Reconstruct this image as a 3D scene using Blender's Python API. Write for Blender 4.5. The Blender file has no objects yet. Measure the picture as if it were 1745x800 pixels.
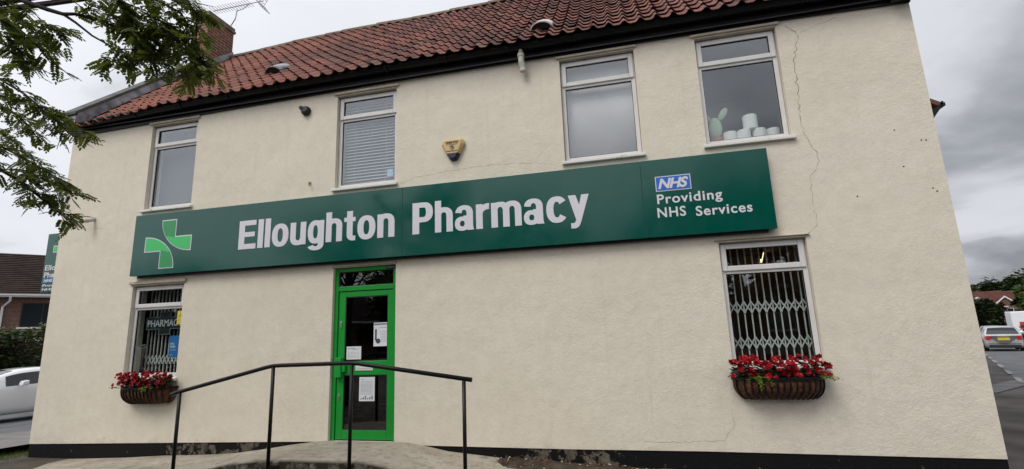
import bpy, bmesh, math, random
from mathutils import Vector, Matrix
R = math.radians
random.seed(7)
S = bpy.context.scene
COL = S.collection

# ------------------------------------------------------------------ helpers
def tag(o, label=None, cat=None, group=None, kind=None):
    if label: o['label'] = label
    if cat: o['category'] = cat
    if group: o['group'] = group
    if kind: o['kind'] = kind
    return o

def thing(name, label, cat, loc=(0, 0, 0), rz=0.0, group=None):
    o = bpy.data.objects.new(name, None)
    o.empty_display_size = 0.1
    COL.objects.link(o)
    o.location = loc; o.rotation_euler = (0, 0, rz)
    return tag(o, label, cat, group)

def wloc(o):
    v = Vector((0, 0, 0))
    while o is not None:
        v += Vector(o.location); o = o.parent
    return v

def copy_tree(o, parent=None):
    c = o.copy(); COL.objects.link(c)
    if parent is not None: c.parent = parent
    for ch in list(o.children): copy_tree(ch, c)
    return c

class MB:
    """collects faces; build() links them as one mesh object"""
    def __init__(s): s.v = []; s.f = []; s.m = []; s.a = []; s.mi = 0; s.attr = 0.0
    def add(s, vs, fs):
        b = len(s.v); s.v.extend([tuple(p) for p in vs])
        for f in fs:
            s.f.append(tuple(b + i for i in f)); s.m.append(s.mi); s.a.append(s.attr)
        return s
    def quad(s, a, b, c, d): return s.add([a, b, c, d], [(0, 1, 2, 3)])
    def poly(s, pts): return s.add(pts, [tuple(range(len(pts)))])
    def box(s, x0, x1, y0, y1, z0, z1):
        v = [(x0,y0,z0),(x1,y0,z0),(x1,y1,z0),(x0,y1,z0),(x0,y0,z1),(x1,y0,z1),(x1,y1,z1),(x0,y1,z1)]
        return s.add(v, [(0,3,2,1),(4,5,6,7),(0,1,5,4),(1,2,6,5),(2,3,7,6),(3,0,4,7)])
    def prism(s, pts, off):
        """polygon of 3D points extruded by the vector off"""
        n = len(pts); off = Vector(off)
        v = [tuple(p) for p in pts] + [tuple(Vector(p) + off) for p in pts]
        f = [tuple(range(n)), tuple(range(2*n-1, n-1, -1))]
        for i in range(n):
            j = (i+1) % n; f.append((i, i+n, j+n, j))
        return s.add(v, f)
    def tube(s, pts, r, n=8, cap=True):
        pts = [Vector(p) for p in pts]; k = len(pts)
        rs = r if isinstance(r, (list, tuple)) else [r]*k
        b = len(s.v); prev = None; vs = []
        for i, p in enumerate(pts):
            d = (pts[min(i+1, k-1)] - pts[max(i-1, 0)])
            d = d.normalized() if d.length > 1e-9 else Vector((0,0,1))
            if prev is None:
                a = d.cross(Vector((0,0,1)))
                if a.length < 1e-3: a = d.cross(Vector((1,0,0)))
                a.normalize()
            else:
                a = (prev - d*prev.dot(d)).normalized()
            prev = a; c = d.cross(a)
            for j in range(n):
                t = 2*math.pi*(j+.5)/n
                vs.append(p + (a*math.cos(t) + c*math.sin(t))*rs[i])
        fs = []
        for i in range(k-1):
            for j in range(n):
                fs.append((i*n+j, i*n+(j+1) % n, (i+1)*n+(j+1) % n, (i+1)*n+j))
        if cap:
            fs.append(tuple(range(n-1, -1, -1))); fs.append(tuple((k-1)*n+j for j in range(n)))
        return s.add(vs, fs)
    def bar(s, a, b, w, h, up=(0,0,1)):
        a = Vector(a); b = Vector(b); d = (b-a).normalized(); u = Vector(up)
        x = d.cross(u).normalized(); u = x.cross(d)
        q = [x*(-w/2)+u*(-h/2), x*(w/2)+u*(-h/2), x*(w/2)+u*(h/2), x*(-w/2)+u*(h/2)]
        v = [a+p for p in q] + [b+p for p in q]
        return s.add(v, [(0,3,2,1),(4,5,6,7),(0,1,5,4),(1,2,6,5),(2,3,7,6),(3,0,4,7)])
    def disc(s, c, r, axis='y', n=16, h=0.0, r2=None):
        """lathe-like drum from c along axis with length h"""
        r2 = r if r2 is None else r2
        c = Vector(c); v = []
        ax = {'x': Vector((1,0,0)), 'y': Vector((0,1,0)), 'z': Vector((0,0,1))}[axis]
        e = {'x': (Vector((0,1,0)), Vector((0,0,1))), 'y': (Vector((1,0,0)), Vector((0,0,1))), 'z': (Vector((1,0,0)), Vector((0,1,0)))}[axis]
        for rr, hh in ((r, 0), (r2, h)):
            for j in range(n):
                t = 2*math.pi*j/n
                v.append(c + ax*hh + (e[0]*math.cos(t) + e[1]*math.sin(t))*rr)
        f = [tuple(range(n)), tuple(range(2*n-1, n-1, -1))]
        for j in range(n): f.append((j, (j+1) % n, n+(j+1) % n, n+j))
        return s.add(v, f)
    def lathe(s, c, prof, n=16, axis='z'):
        c = Vector(c); v = []; f = []
        for (r, h) in prof:
            for j in range(n):
                t = 2*math.pi*j/n
                if axis == 'z': p = Vector((r*math.cos(t), r*math.sin(t), h))
                else: p = Vector((r*math.cos(t), -h, r*math.sin(t)))
                v.append(c+p)
        k = len(prof)
        for i in range(k-1):
            for j in range(n): f.append((i*n+j, i*n+(j+1) % n, (i+1)*n+(j+1) % n, (i+1)*n+j))
        f.append(tuple(range(n))); f.append(tuple((k-1)*n+j for j in range(n)))
        return s.add(v, f)
    def build(s, name, mat, parent=None, smooth=False, bevel=0.0, fixn=True, attr=None, local=False):
        me = bpy.data.meshes.new(name)
        o = Vector((0,0,0)) if (parent is None or local) else wloc(parent)
        me.from_pydata([(p[0]-o.x, p[1]-o.y, p[2]-o.z) for p in s.v], [], s.f)
        mats = mat if isinstance(mat, (list, tuple)) else [mat]
        for m in mats: me.materials.append(m)
        if len(mats) > 1: me.polygons.foreach_set('material_index', s.m)
        if attr:
            at = me.attributes.new(attr, 'FLOAT', 'FACE'); at.data.foreach_set('value', s.a)
        if smooth: me.polygons.foreach_set('use_smooth', [True]*len(me.polygons))
        me.update()
        if fixn:
            bm = bmesh.new(); bm.from_mesh(me); bmesh.ops.recalc_face_normals(bm, faces=bm.faces); bm.to_mesh(me); bm.free()
        ob = bpy.data.objects.new(name, me); COL.objects.link(ob)
        if parent is not None: ob.parent = parent
        if bevel:
            b = ob.modifiers.new('bevel', 'BEVEL'); b.width = bevel; b.segments = 2; b.limit_method = 'ANGLE'; b.angle_limit = R(40)
        return ob

def interp(pts, x):
    if x <= pts[0][0]: return pts[0][1]
    for (a, va), (b, vb) in zip(pts, pts[1:]):
        if x <= b: return va + (vb-va)*(x-a)/(b-a)
    return pts[-1][1]

# ------------------------------------------------------------------ materials
def mat(name, color=(.5,.5,.5), rough=.6, metal=0.0, spec=.5, coat=0.0, trans=None):
    m = bpy.data.materials.new(name); m.use_nodes = True
    b = m.node_tree.nodes['Principled BSDF']
    b.inputs['Base Color'].default_value = (*color, 1); b.inputs['Roughness'].default_value = rough
    b.inputs['Metallic'].default_value = metal; b.inputs['Specular IOR Level'].default_value = spec
    b.inputs['Coat Weight'].default_value = coat; b.inputs['Coat Roughness'].default_value = .05
    return m
class NT:
    def __init__(s, m): s.t = m.node_tree; s.n = s.t.nodes; s.l = s.t.links; s.b = s.n.get('Principled BSDF')
    def node(s, ty, ins=None, **kw):
        n = s.n.new(ty)
        for k, v in kw.items(): setattr(n, k, v)
        for k, v in (ins or {}).items():
            if hasattr(v, 'is_linked') or isinstance(v, bpy.types.NodeSocket): s.l.new(v, n.inputs[k])
            else: n.inputs[k].default_value = v
        return n
    def pos(s):
        if not hasattr(s, '_p'): s._p = s.node('ShaderNodeNewGeometry').outputs['Position']
        return s._p
    def noise(s, scale, detail=4, rough=.55, vec=None, dist=0.0):
        return s.node('ShaderNodeTexNoise', {'Vector': vec or s.pos(), 'Scale': scale, 'Detail': detail, 'Roughness': rough, 'Distortion': dist}).outputs['Fac']
    def vor(s, scale, vec=None, feature='F1', out='Distance', rnd=1.0):
        n = s.node('ShaderNodeTexVoronoi', {'Vector': vec or s.pos(), 'Scale': scale, 'Randomness': rnd}, feature=feature); return n.outputs[out]
    def ramp(s, fac, stops, interp='LINEAR'):
        n = s.node('ShaderNodeValToRGB', {'Fac': fac}); cr = n.color_ramp; cr.interpolation = interp
        while len(cr.elements) < len(stops): cr.elements.new(.5)
        for e, (p, c) in zip(cr.elements, stops):
            e.position = p; e.color = (*c, 1) if not isinstance(c, (int, float)) else (c, c, c, 1)
        return n.outputs['Color']
    def mix(s, fac, a, b, mode='MIX'):
        n = s.node('ShaderNodeMix', data_type='RGBA', blend_type=mode)
        for k, v in ((0, fac), (6, a), (7, b)):
            if isinstance(v, bpy.types.NodeSocket): s.l.new(v, n.inputs[k])
            elif isinstance(v, (int, float)): n.inputs[k].default_value = v
            else: n.inputs[k].default_value = (*v, 1)
        return n.outputs[2]
    def math(s, op, a, b=0.0, c=0.0):
        n = s.node('ShaderNodeMath', operation=op)
        for k, v in ((0, a), (1, b), (2, c)):
            if isinstance(v, bpy.types.NodeSocket): s.l.new(v, n.inputs[k])
            else: n.inputs[k].default_value = v
        return n.outputs[0]
    def bump(s, h, strength=.5, dist=.01, normal=None):
        n = s.node('ShaderNodeBump', {'Height': h, 'Strength': strength, 'Distance': dist})
        if normal is not None: s.l.new(normal, n.inputs['Normal'])
        return n.outputs['Normal']
    def out(s, color=None, rough=None, normal=None):
        for k, v in (('Base Color', color), ('Roughness', rough), ('Normal', normal)):
            if v is None: continue
            if isinstance(v, bpy.types.NodeSocket): s.l.new(v, s.b.inputs[k])
            else: s.b.inputs[k].default_value = v

def mapped(t, sx, sy, sz):
    return t.node('ShaderNodeMapping', {'Vector': t.pos(), 'Scale': (sx, sy, sz)}).outputs['Vector']

def m_render():
    m = mat('painted_render', rough=.85, spec=.25); t = NT(m)
    big = t.noise(.7, 5, .6); col = t.ramp(big, [(.3, (.665,.606,.492)), (.5, (.70,.642,.526)), (.7, (.72,.667,.552))])
    fine = t.noise(7, 6, .7); col = t.mix(.22, col, t.ramp(fine, [(.35, (.53,.475,.385)), (.6, (.74,.68,.58))]))
    # faint rain streaks and dirt splashed up near the ground
    st = t.noise(3.0, 5, .65, mapped(t, 3.0, 3.0, .12)); col = t.mix(t.ramp(st, [(.58, 0.0), (.78, .16)]), col, (.34,.30,.235))
    z = t.node('ShaderNodeSeparateXYZ', {'Vector': t.pos()}).outputs['Z']
    low = t.math('MULTIPLY', t.math('SUBTRACT', 1.0, t.math('MULTIPLY', t.math('SUBTRACT', z, .2), 2.2)), t.noise(5, 5, .7))
    col = t.mix(t.ramp(low, [(.42, 0.0), (.75, .5)]), col, (.36,.30,.22))
    h = t.math('ADD', t.math('MULTIPLY', t.noise(50, 3, .55, dist=.7), 1.0), t.math('MULTIPLY', t.noise(125, 2, .5), .5))
    bl = t.vor(27, feature='SMOOTH_F1'); h = t.math('ADD', h, t.math('MULTIPLY', bl, -.45))
    n1 = t.bump(t.noise(2.2, 3, .5), .35, .05)
    xx = t.node('ShaderNodeSeparateXYZ', {'Vector': t.pos()}).outputs['X']
    amt = t.math('MULTIPLY', t.ramp(t.noise(.55, 3, .5), [(.35, .45), (.65, 1.0)]), t.node('ShaderNodeMapRange', {'Value': xx, 1: -6.0, 2: -1.0, 3: .5, 4: 1.0}).outputs[0])
    h2 = t.math('MULTIPLY', h, amt)
    t.out(col, .88, t.bump(h2, .48, .013, n1)); return m

def m_noisy(name, c1, c2, scale, rough=.7, bump=0.0, bscale=None, spec=.4, bdist=.01, lo=.35, hi=.65, detail=5):
    m = mat(name, rough=rough, spec=spec); t = NT(m)
    col = t.ramp(t.noise(scale, detail, .6), [(lo, c1), (hi, c2)])
    nr = t.bump(t.noise(bscale or scale*4, 4, .6), bump, bdist) if bump else None
    t.out(col, rough, nr); return m

def m_plinth():
    m = mat('black_bitumen_plinth', rough=.6, spec=.12); t = NT(m)
    x = t.node('ShaderNodeSeparateXYZ', {'Vector': t.pos()}).outputs
    worn = t.noise(6.5, 6, .7)
    def band(a, b, w):
        u = t.node('ShaderNodeMapRange', {'Value': x['X'], 1: a-w, 2: a, 3: 0.0, 4: 1.0}).outputs[0]
        v = t.node('ShaderNodeMapRange', {'Value': x['X'], 1: b, 2: b+w, 3: 1.0, 4: 0.0}).outputs[0]
        return t.math('MULTIPLY', u, v)
    bands = t.math('MAXIMUM', band(-6.7, -5.3, .5), band(-1.5, -.35, .5))
    low = t.node('ShaderNodeMapRange', {'Value': x['Z'], 1: .24, 2: .1, 3: 0.0, 4: 1.0}).outputs[0]
    f = t.math('MULTIPLY', t.math('ADD', t.math('MULTIPLY', bands, .16), t.math('MULTIPLY', low, .02)), 1.0)
    f = t.math('ADD', worn, f)
    mask = t.ramp(f, [(.66, 0.0), (.69, 1.0)])
    spots = t.ramp(t.noise(19, 4, .7), [(.70, 0.0), (.73, .8)])
    mask = t.math('MAXIMUM', mask, spots)
    col = t.mix(mask, (.008,.0075,.0075), t.ramp(t.noise(14, 5, .7), [(.3, (.045,.038,.03)), (.7, (.17,.145,.11))]))
    t.out(col, .6, t.bump(t.noise(20, 5, .7), .6, .012)); return m

def m_tiles():
    m = mat('clay_pantile', rough=.75, spec=.35); t = NT(m)
    a = t.node('ShaderNodeAttribute', attribute_name='tile').outputs['Fac']
    c = t.ramp(a, [(0.0, (.07,.036,.029)), (.25, (.145,.058,.045)), (.55, (.205,.078,.058)), (.8, (.25,.098,.072)), (1.0, (.23,.112,.088))])
    x = t.node('ShaderNodeSeparateXYZ', {'Vector': t.pos()}).outputs['X']
    left = t.node('ShaderNodeMapRange', {'Value': x, 1: -8.6, 2: -4.5, 3: 1.0, 4: 0.0}).outputs[0]
    c = t.mix(t.math('MULTIPLY', left, .6), c, (.31,.098,.050))
    lich = t.ramp(t.noise(1.1, 6, .65), [(.44, 0.0), (.60, .62)])
    c = t.mix(lich, c, (.075,.045,.040))
    sp = t.ramp(t.noise(24, 4, .7), [(.55, 0.0), (.70, .4)])
    c = t.mix(sp, c, (.065,.045,.036))
    pale = t.ramp(t.noise(9, 4, .7), [(.6, 0.0), (.78, .35)]); c = t.mix(pale, c, (.34,.20,.165))
    t.out(c, .78, t.bump(t.noise(60, 3, .6), .3, .004)); return m

def m_brick(name, c1=(.24,.075,.045), c2=(.16,.05,.035), mortar=(.30,.26,.21), scale=1.0, axis='x'):
    m = mat(name, rough=.85, spec=.25); t = NT(m)
    s = t.node('ShaderNodeSeparateXYZ', {'Vector': t.node('ShaderNodeTexCoord').outputs['Object']}).outputs
    v = t.node('ShaderNodeCombineXYZ', {'X': t.math('ADD', s['X'], s['Y']), 'Y': s['Z']}).outputs[0]
    br = t.node('ShaderNodeTexBrick', {'Vector': v, 'Color1': (*c1, 1), 'Color2': (*c2, 1), 'Mortar': (*mortar, 1), 'Scale': scale,
        'Mortar Size': .011, 'Brick Width': .225, 'Row Height': .075, 'Bias': -.1})
    c = t.mix(t.ramp(t.noise(6, 5, .7), [(.4, 0.0), (.75, .5)]), br.outputs['Color'], (.07,.045,.035))
    t.out(c, .88, t.bump(br.outputs['Fac'], -.6, .01)); return m

def m_glass(name='window_glass', base=.028, gain=1.35, tint=(.93,.955,.95)):
    m = bpy.data.materials.new(name); m.use_nodes = True; nt = m.node_tree; nt.nodes.clear(); t = NT(m)
    bk = t.node('ShaderNodeNewGeometry').outputs['Backfacing']; ior = t.math('SUBTRACT', 1.5, t.math('MULTIPLY', bk, .83333))
    lw = t.node('ShaderNodeFresnel', {'IOR': ior}).outputs[0]
    f = t.math('MINIMUM', t.math('ADD', t.math('MULTIPLY', lw, gain), base), 1.0)
    tr = t.node('ShaderNodeBsdfTransparent', {'Color': (*tint, 1)}).outputs[0]
    wob = t.bump(t.noise(1.3, 2, .5), .03, .05)
    gl = t.node('ShaderNodeBsdfGlossy', {'Roughness': .015, 'Color': (.95,.97,1,1), 'Normal': wob}).outputs[0]
    mx = t.node('ShaderNodeMixShader', {0: f, 1: tr, 2: gl}).outputs[0]
    o = t.node('ShaderNodeOutputMaterial'); t.l.new(mx, o.inputs['Surface']); return m

def m_leaf(name, c1, c2, attr='tint', trans=.35, rough=.45):
    m = bpy.data.materials.new(name); m.use_nodes = True; t = NT(m)
    a = t.node('ShaderNodeAttribute', attribute_name=attr).outputs['Fac']
    c = t.ramp(a, [(0.0, c1), (1.0, c2)])
    t.b.inputs['Roughness'].default_value = rough; t.b.inputs['Specular IOR Level'].default_value = .35
    t.l.new(c, t.b.inputs['Base Color'])
    tl = t.node('ShaderNodeBsdfTranslucent'); t.l.new(t.mix(.5, c, (c2[0]*1.2, c2[1]*1.3, c2[2]*.6)), tl.inputs['Color'])
    mx = t.node('ShaderNodeMixShader', {0: trans, 1: t.b.outputs[0], 2: tl.outputs[0]})
    o = t.n['Material Output']; t.l.new(mx.outputs[0], o.inputs['Surface']); return m

def m_emit(name, col, st):
    m = bpy.data.materials.new(name); m.use_nodes = True; b = m.node_tree.nodes['Principled BSDF']
    b.inputs['Base Color'].default_value = (*col, 1); b.inputs['Emission Color'].default_value = (*col, 1); b.inputs['Emission Strength'].default_value = st
    return m

M = dict(
    wall=m_render(), plinth=m_plinth(), tile=m_tiles(), chim=m_brick('chimney_brick'),
    capc=m_noisy('chimney_concrete', (.14,.115,.09), (.24,.20,.16), 7, .9, .6, 30),
    lead=m_noisy('lead_flashing', (.15,.155,.17), (.40,.41,.44), 3.5, .55, .3, 14, lo=.38, hi=.6),
    black=m_noisy('black_gloss_paint', (.006,.006,.007), (.014,.013,.013), 3, .4, .25, 9, spec=.22),
    blackmetal=m_noisy('black_painted_steel', (.004,.004,.005), (.010,.009,.009), 8, .35, .15, 50, bdist=.002, spec=.25),
    upvc=m_noisy('white_window_plastic', (.60,.585,.56), (.70,.685,.66), 2.5, .4, 0, lo=.3),
    sill=m_noisy('weathered_white_paint', (.40,.37,.33), (.68,.66,.62), 9, .55, .4, 30, lo=.30, hi=.42),
    soffit=m_noisy('grubby_lintel_render', (.42,.37,.29), (.52,.46,.37), 5, .85, .5, 40),
    rubber=mat('black_gasket', (.012,.012,.013), .6),
    green=m_noisy('bright_green_powder_coat', (.007,.235,.026), (.010,.29,.036), 1.4, .35, 0),
    signg=None, letter=mat('white_vinyl', (.66,.65,.68), .4), lgreen=mat('light_green_vinyl', (.045,.50,.13), .35),
    dgreen=mat('mid_green_vinyl', (.025,.27,.08), .35), blue=mat('badge_blue', (.02,.13,.50), .35),
    glass=m_glass(), dglass=m_glass('door_glass', .03, 1.1, (.5,.5,.5)),
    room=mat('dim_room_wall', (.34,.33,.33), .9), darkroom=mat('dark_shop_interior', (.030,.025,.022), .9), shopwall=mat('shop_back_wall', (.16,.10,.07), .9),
    grille=mat('pale_grille_steel', (.66,.68,.65), .45), blind=mat('white_blind_slat', (.58,.59,.62), .5), curtain=m_noisy('pale_mauve_curtain', (.66,.60,.61), (.74,.68,.68), 2, .9),
    paper=m_noisy('printed_paper', (.62,.64,.66), (.70,.72,.74), 3, .8), ink=mat('printed_ink', (.06,.06,.07), .8), greyink=mat('pale_ink', (.17,.175,.19), .8),
    chrome=mat('brushed_metal', (.6,.6,.58), .3, 1.0), tan=mat('tan_alarm_plastic', (.56,.41,.19), .5), navy=mat('navy_plastic', (.008,.008,.035), .3),
    olive=mat('alarm_side_plastic', (.36,.22,.055), .5),
    pipe=m_noisy('weathered_grey_pipe', (.42,.40,.34), (.58,.56,.49), 12, .5), alu=mat('aerial_metal', (.30,.29,.30), .4, .8),
    crack=mat('dark_crack', (.30,.255,.185), .95), faint=mat('hairline_crack', (.40,.355,.275), .95), coir=m_noisy('brown_coir', (.040,.017,.009), (.15,.062,.028), 22, .95, 1.0, 90),
    red=None, soil=mat('dark_compost', (.02,.013,.009), .95),
    begleaf=m_leaf('bronze_leaf', (.012,.020,.008), (.05,.055,.018)), trail=m_leaf('yellow_green_leaf', (.09,.15,.02), (.28,.36,.06)),
    yellow=mat('yellow_vinyl', (.62,.52,.03), .5), poster=mat('blue_poster', (.02,.20,.52), .5), cactus=mat('pale_green_felt', (.36,.48,.33), .9), pot=mat('terracotta_pot', (.40,.15,.09), .8),
    tissue=mat('white_tissue', (.84,.83,.81), .9), lamp=m_emit('lit_tube', (1.0,.72,.38), 2.2),
    rleaf=m_leaf('rowan_leaf', (.020,.032,.009), (.17,.205,.04), trans=.46), bark=m_noisy('dark_bark', (.022,.017,.018), (.060,.048,.045), 14, .9, .7, 60),
    hedge=m_leaf('hedge_leaf', (.018,.032,.009), (.085,.125,.03), trans=.2), dark=m_leaf('dark_tree_leaf', (.008,.016,.007), (.04,.062,.018), trans=.2),
    light=m_leaf('light_tree_leaf', (.03,.06,.012), (.11,.17,.035), trans=.3),
    asphalt=m_noisy('worn_asphalt', (.085,.087,.092), (.15,.152,.16), 1.6, .85, .5, 60, lo=.3, hi=.7),
    yard=m_noisy('stained_forecourt', (.024,.021,.020), (.085,.077,.072), .8, .8, .6, 40, lo=.35, hi=.62, detail=8),
    paving=m_noisy('grey_paving', (.14,.135,.13), (.22,.21,.20), 2.0, .9, .4, 40),
    grass=m_noisy('verge_turf', (.045,.085,.012), (.11,.17,.03), 6, .9, .8, 60),
    ground=m_noisy('bare_ground', (.035,.030,.022), (.085,.07,.05), 1.5, .95, .5, 20),
    roadwhite=m_noisy('road_paint', (.13,.13,.13), (.30,.30,.295), 2.2, .7),
    redbrick=m_brick('house_brick', (.155,.058,.04), (.09,.034,.026), (.25,.20,.17)), brown=m_noisy('brown_roof_tile', (.026,.017,.014), (.055,.036,.029), 2, .85, .5, 10),
    redroof=m_noisy('red_roof_tile', (.10,.038,.029), (.15,.06,.044), 1, .85), whitep=mat('white_joinery', (.7,.7,.7), .5), darkglass=mat('house_window_dark', (.02,.025,.03), .08, spec=.8),
    silver=mat('silver_car_paint', (.58,.58,.59), .28, .4, coat=1.0), whitecar=mat('white_car_paint', (.80,.81,.82), .25, coat=1.0), bluecar=mat('dark_blue_car_paint', (.03,.045,.09), .25, .3, coat=1.0),
    carglass=mat('tinted_car_glass', (.012,.016,.018), .05, spec=.9), tyre=mat('tyre_rubber', (.012,.012,.012), .8), rim=mat('alloy_rim', (.45,.45,.46), .35, .8),
    tail=mat('red_tail_lamp', (.40,.012,.018), .15, coat=.6), plate=mat('yellow_plate', (.62,.45,.04), .4), trim=mat('black_car_trim', (.014,.014,.015), .5), headl=mat('clear_lamp', (.55,.57,.6), .1, coat=.8),
    vanpaint=mat('white_van_paint', (.72,.73,.74), .35), vanred=mat('red_panel', (.5,.03,.03), .4),
)
# sign panel: dark green gloss sheet that mirrors the sky and the trees opposite
def m_sign():
    m = mat('green_sign_sheet', (.002,.085,.066), .3, spec=.5, coat=0.0); t = NT(m); t.b.inputs['Coat Roughness'].default_value = .13
    t.out(t.mix(t.ramp(t.noise(5, 6, .7, mapped(t, 3.0, 3.0, .35)), [(.55, 0.0), (.8, .22)]), (.001,.072,.052), (.022,.070,.048)), t.ramp(t.noise(3.5, 5, .65), [(.35, .09), (.7, .20)]), t.bump(t.noise(.8, 2, .5), .16, .03)); return m
M['signg'] = m_sign()
def m_petal():
    m = mat('red_begonia_petal', rough=.5, spec=.3); t = NT(m)
    r_ = t.node('ShaderNodeObjectInfo').outputs['Random']
    t.out(t.ramp(r_, [(0.0, (.13,.002,.006)), (.5, (.26,.004,.010)), (1.0, (.42,.010,.016))])); return m
M['red'] = m_petal()

def m_concrete():
    m = mat('ramp_concrete', rough=.9, spec=.25); t = NT(m)
    c = t.ramp(t.noise(1.8, 7, .7), [(.3, (.25,.22,.175)), (.5, (.37,.33,.265)), (.7, (.45,.41,.34))])
    c = t.mix(t.ramp(t.noise(9, 6, .75), [(.5, 0.0), (.72, .7)]), c, (.085,.068,.048))
    s = t.node('ShaderNodeSeparateXYZ', {'Vector': t.pos()}).outputs
    edge = t.node('ShaderNodeMapRange', {'Value': s['Y'], 1: -1.115, 2: -1.06, 3: 1.0, 4: 0.0}).outputs[0]
    moss = t.math('MULTIPLY', edge, t.ramp(t.noise(6, 5, .7), [(.3, .25), (.55, 1.0)]))
    c = t.mix(moss, c, (.030,.024,.014))
    t.out(c, .92, t.bump(t.noise(16, 6, .7), .7, .012)); return m
M['conc'] = m_concrete()

# ------------------------------------------------------------------ text to flat mesh
def text_faces(body, offset=0.0, shear=0.0, spacing=1.0):
    cu = bpy.data.curves.new('lettering', 'FONT'); cu.body = body; cu.offset = offset; cu.shear = shear; cu.space_character = spacing
    cu.resolution_u = 6; cu.fill_mode = 'BOTH' if hasattr(cu, 'fill_mode') else 'BOTH'
    ob = bpy.data.objects.new('lettering', cu); COL.objects.link(ob)
    dg = bpy.context.evaluated_depsgraph_get(); ev = ob.evaluated_get(dg); me = ev.to_mesh()
    vs = [(v.co.x, v.co.y) for v in me.vertices]; fs = [tuple(p.vertices) for p in me.polygons]
    ev.to_mesh_clear(); bpy.data.objects.remove(ob); bpy.data.curves.remove(cu)
    return vs, fs
def add_text(mb, body, x0, x1, z0, z1, y, offset=0.0, shear=0.0, spacing=1.0, ref=None, thick=.004):
    """fits body between x0..x1; ref is a string whose height spans z0..z1 (so descenders hang below)"""
    vs, fs = text_faces(body, offset, shear, spacing)
    rv = text_faces(ref, offset, shear)[0] if ref else vs
    ax0 = min(v[0] for v in vs); ax1 = max(v[0] for v in vs); az0 = min(v[1] for v in rv); az1 = max(v[1] for v in rv)
    sx = (x1-x0)/(ax1-ax0); sz = (z1-z0)/(az1-az0)
    P = [(x0+(v[0]-ax0)*sx, y, z0+(v[1]-az0)*sz) for v in vs]
    mb.add(P, fs)
    # edge walls so the letters have thickness
    cnt = {}
    for f in fs:
        for i in range(len(f)):
            a, b = f[i], f[(i+1) % len(f)]; k = (min(a,b), max(a,b)); cnt[k] = cnt.get(k, 0)+1
    ed = [k for k, c in cnt.items() if c == 1]
    for a, b in ed:
        pa, pb = P[a], P[b]
        mb.add([pa, pb, (pb[0], y+thick, pb[2]), (pa[0], y+thick, pa[2])], [(0,1,2,3)])

# heavy grotesque letters drawn from stems, bowls and bows, for the big shop name
def _rect(a, b, c, d): return [[(a,b),(c,b),(c,d),(a,d)]]
def _pw(c, p): return math.copysign(abs(c)**p, c)
def _ell(cx, cy, rx, ry, a0, a1, n=26, p=.86):
    return [(cx+rx*_pw(math.cos(R(a0+(a1-a0)*i/n)), p), cy+ry*_pw(math.sin(R(a0+(a1-a0)*i/n)), p)) for i in range(n+1)]
def _band(cx, cy, ro, so, ri, si, a0, a1):
    return [_ell(cx,cy,ro,so,a0,a1) + _ell(cx,cy,ri,si,a1,a0)]
def _ring(cx, cy, ro, so, ri, si): return [_ell(cx,cy,ro,so,0,360,44)[:-1], _ell(cx,cy,ri,si,0,360,44)[:-1]]
XH, ST = .765, .205
GLYPH = {
 'E': (.675, [_rect(0,0,.225,1), _rect(.2,.825,.655,1), _rect(.2,.425,.62,.59), _rect(.2,0,.675,.178)]),
 'l': (ST, [_rect(0,0,ST,1)]),
 'o': (.62, [_ring(.31,.382,.31,.398,.10,.235)]),
 'u': (.58, [_rect(0,.25,ST,XH), _rect(.375,0,.58,XH), _band(.29,.27,.29,.287,.085,.125,180,342)]),
 'n': (.58, [_rect(0,0,ST,XH), _rect(.375,0,.58,.51), _band(.29,.50,.29,.28,.085,.12,0,158)]),
 'h': (.58, [_rect(0,0,ST,1), _rect(.375,0,.58,.51), _band(.29,.50,.29,.28,.085,.12,0,158)]),
 'm': (.925, [_rect(0,0,.2,XH), _rect(.3625,0,.5625,.51), _rect(.725,0,.925,.51), _band(.281,.50,.281,.28,.081,.12,0,158), _band(.6437,.50,.2813,.28,.0813,.12,0,158)]),
 'g': (.59, [_ring(.28,.385,.28,.395,.085,.225), _rect(.385,-.02,.59,XH), _band(.297,-.02,.293,.215,.088,.085,200,360)]),
 't': (.40, [_rect(.095,.19,.30,.975), _rect(0,.625,.395,XH), _band(.325,.21,.23,.222,.025,.065,180,270), _rect(.32,-.012,.40,.145)]),
 'P': (.675, [_rect(0,0,.225,1), _rect(.2,.835,.38,1), _rect(.2,.365,.38,.53), _band(.375,.6825,.30,.3175,.075,.1525,-90,90)]),
 'a': (.605, [_rect(.375,.13,.575,.53), _band(.295,.515,.28,.265,.08,.125,0,172), _ring(.235,.21,.235,.222,.075,.088), _rect(.28,.325,.42,.455), [[(.375,.13),(.575,.13),(.585,.06),(.605,.0),(.40,.0),(.38,.06)]]]),
 'r': (.405, [_rect(0,0,ST,XH), _band(.40,.43,.32,.345,.195,.16,88,178), _rect(.385,.59,.405,.775)]),
 'c': (.58, [_band(.31,.382,.31,.398,.10,.235,36,324)]),
 'y': (.60, [[[(0,XH),(.218,XH),(.405,.16),(.30,-.02),(.21,.0)]], [[(.385,XH),(.60,XH),(.345,-.02),(.30,-.13),(.245,-.195),(.17,-.222),(.05,-.215),(.05,-.06),(.12,-.065),(.165,-.05),(.195,.01),(.215,.10)]]]),
}
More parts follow.
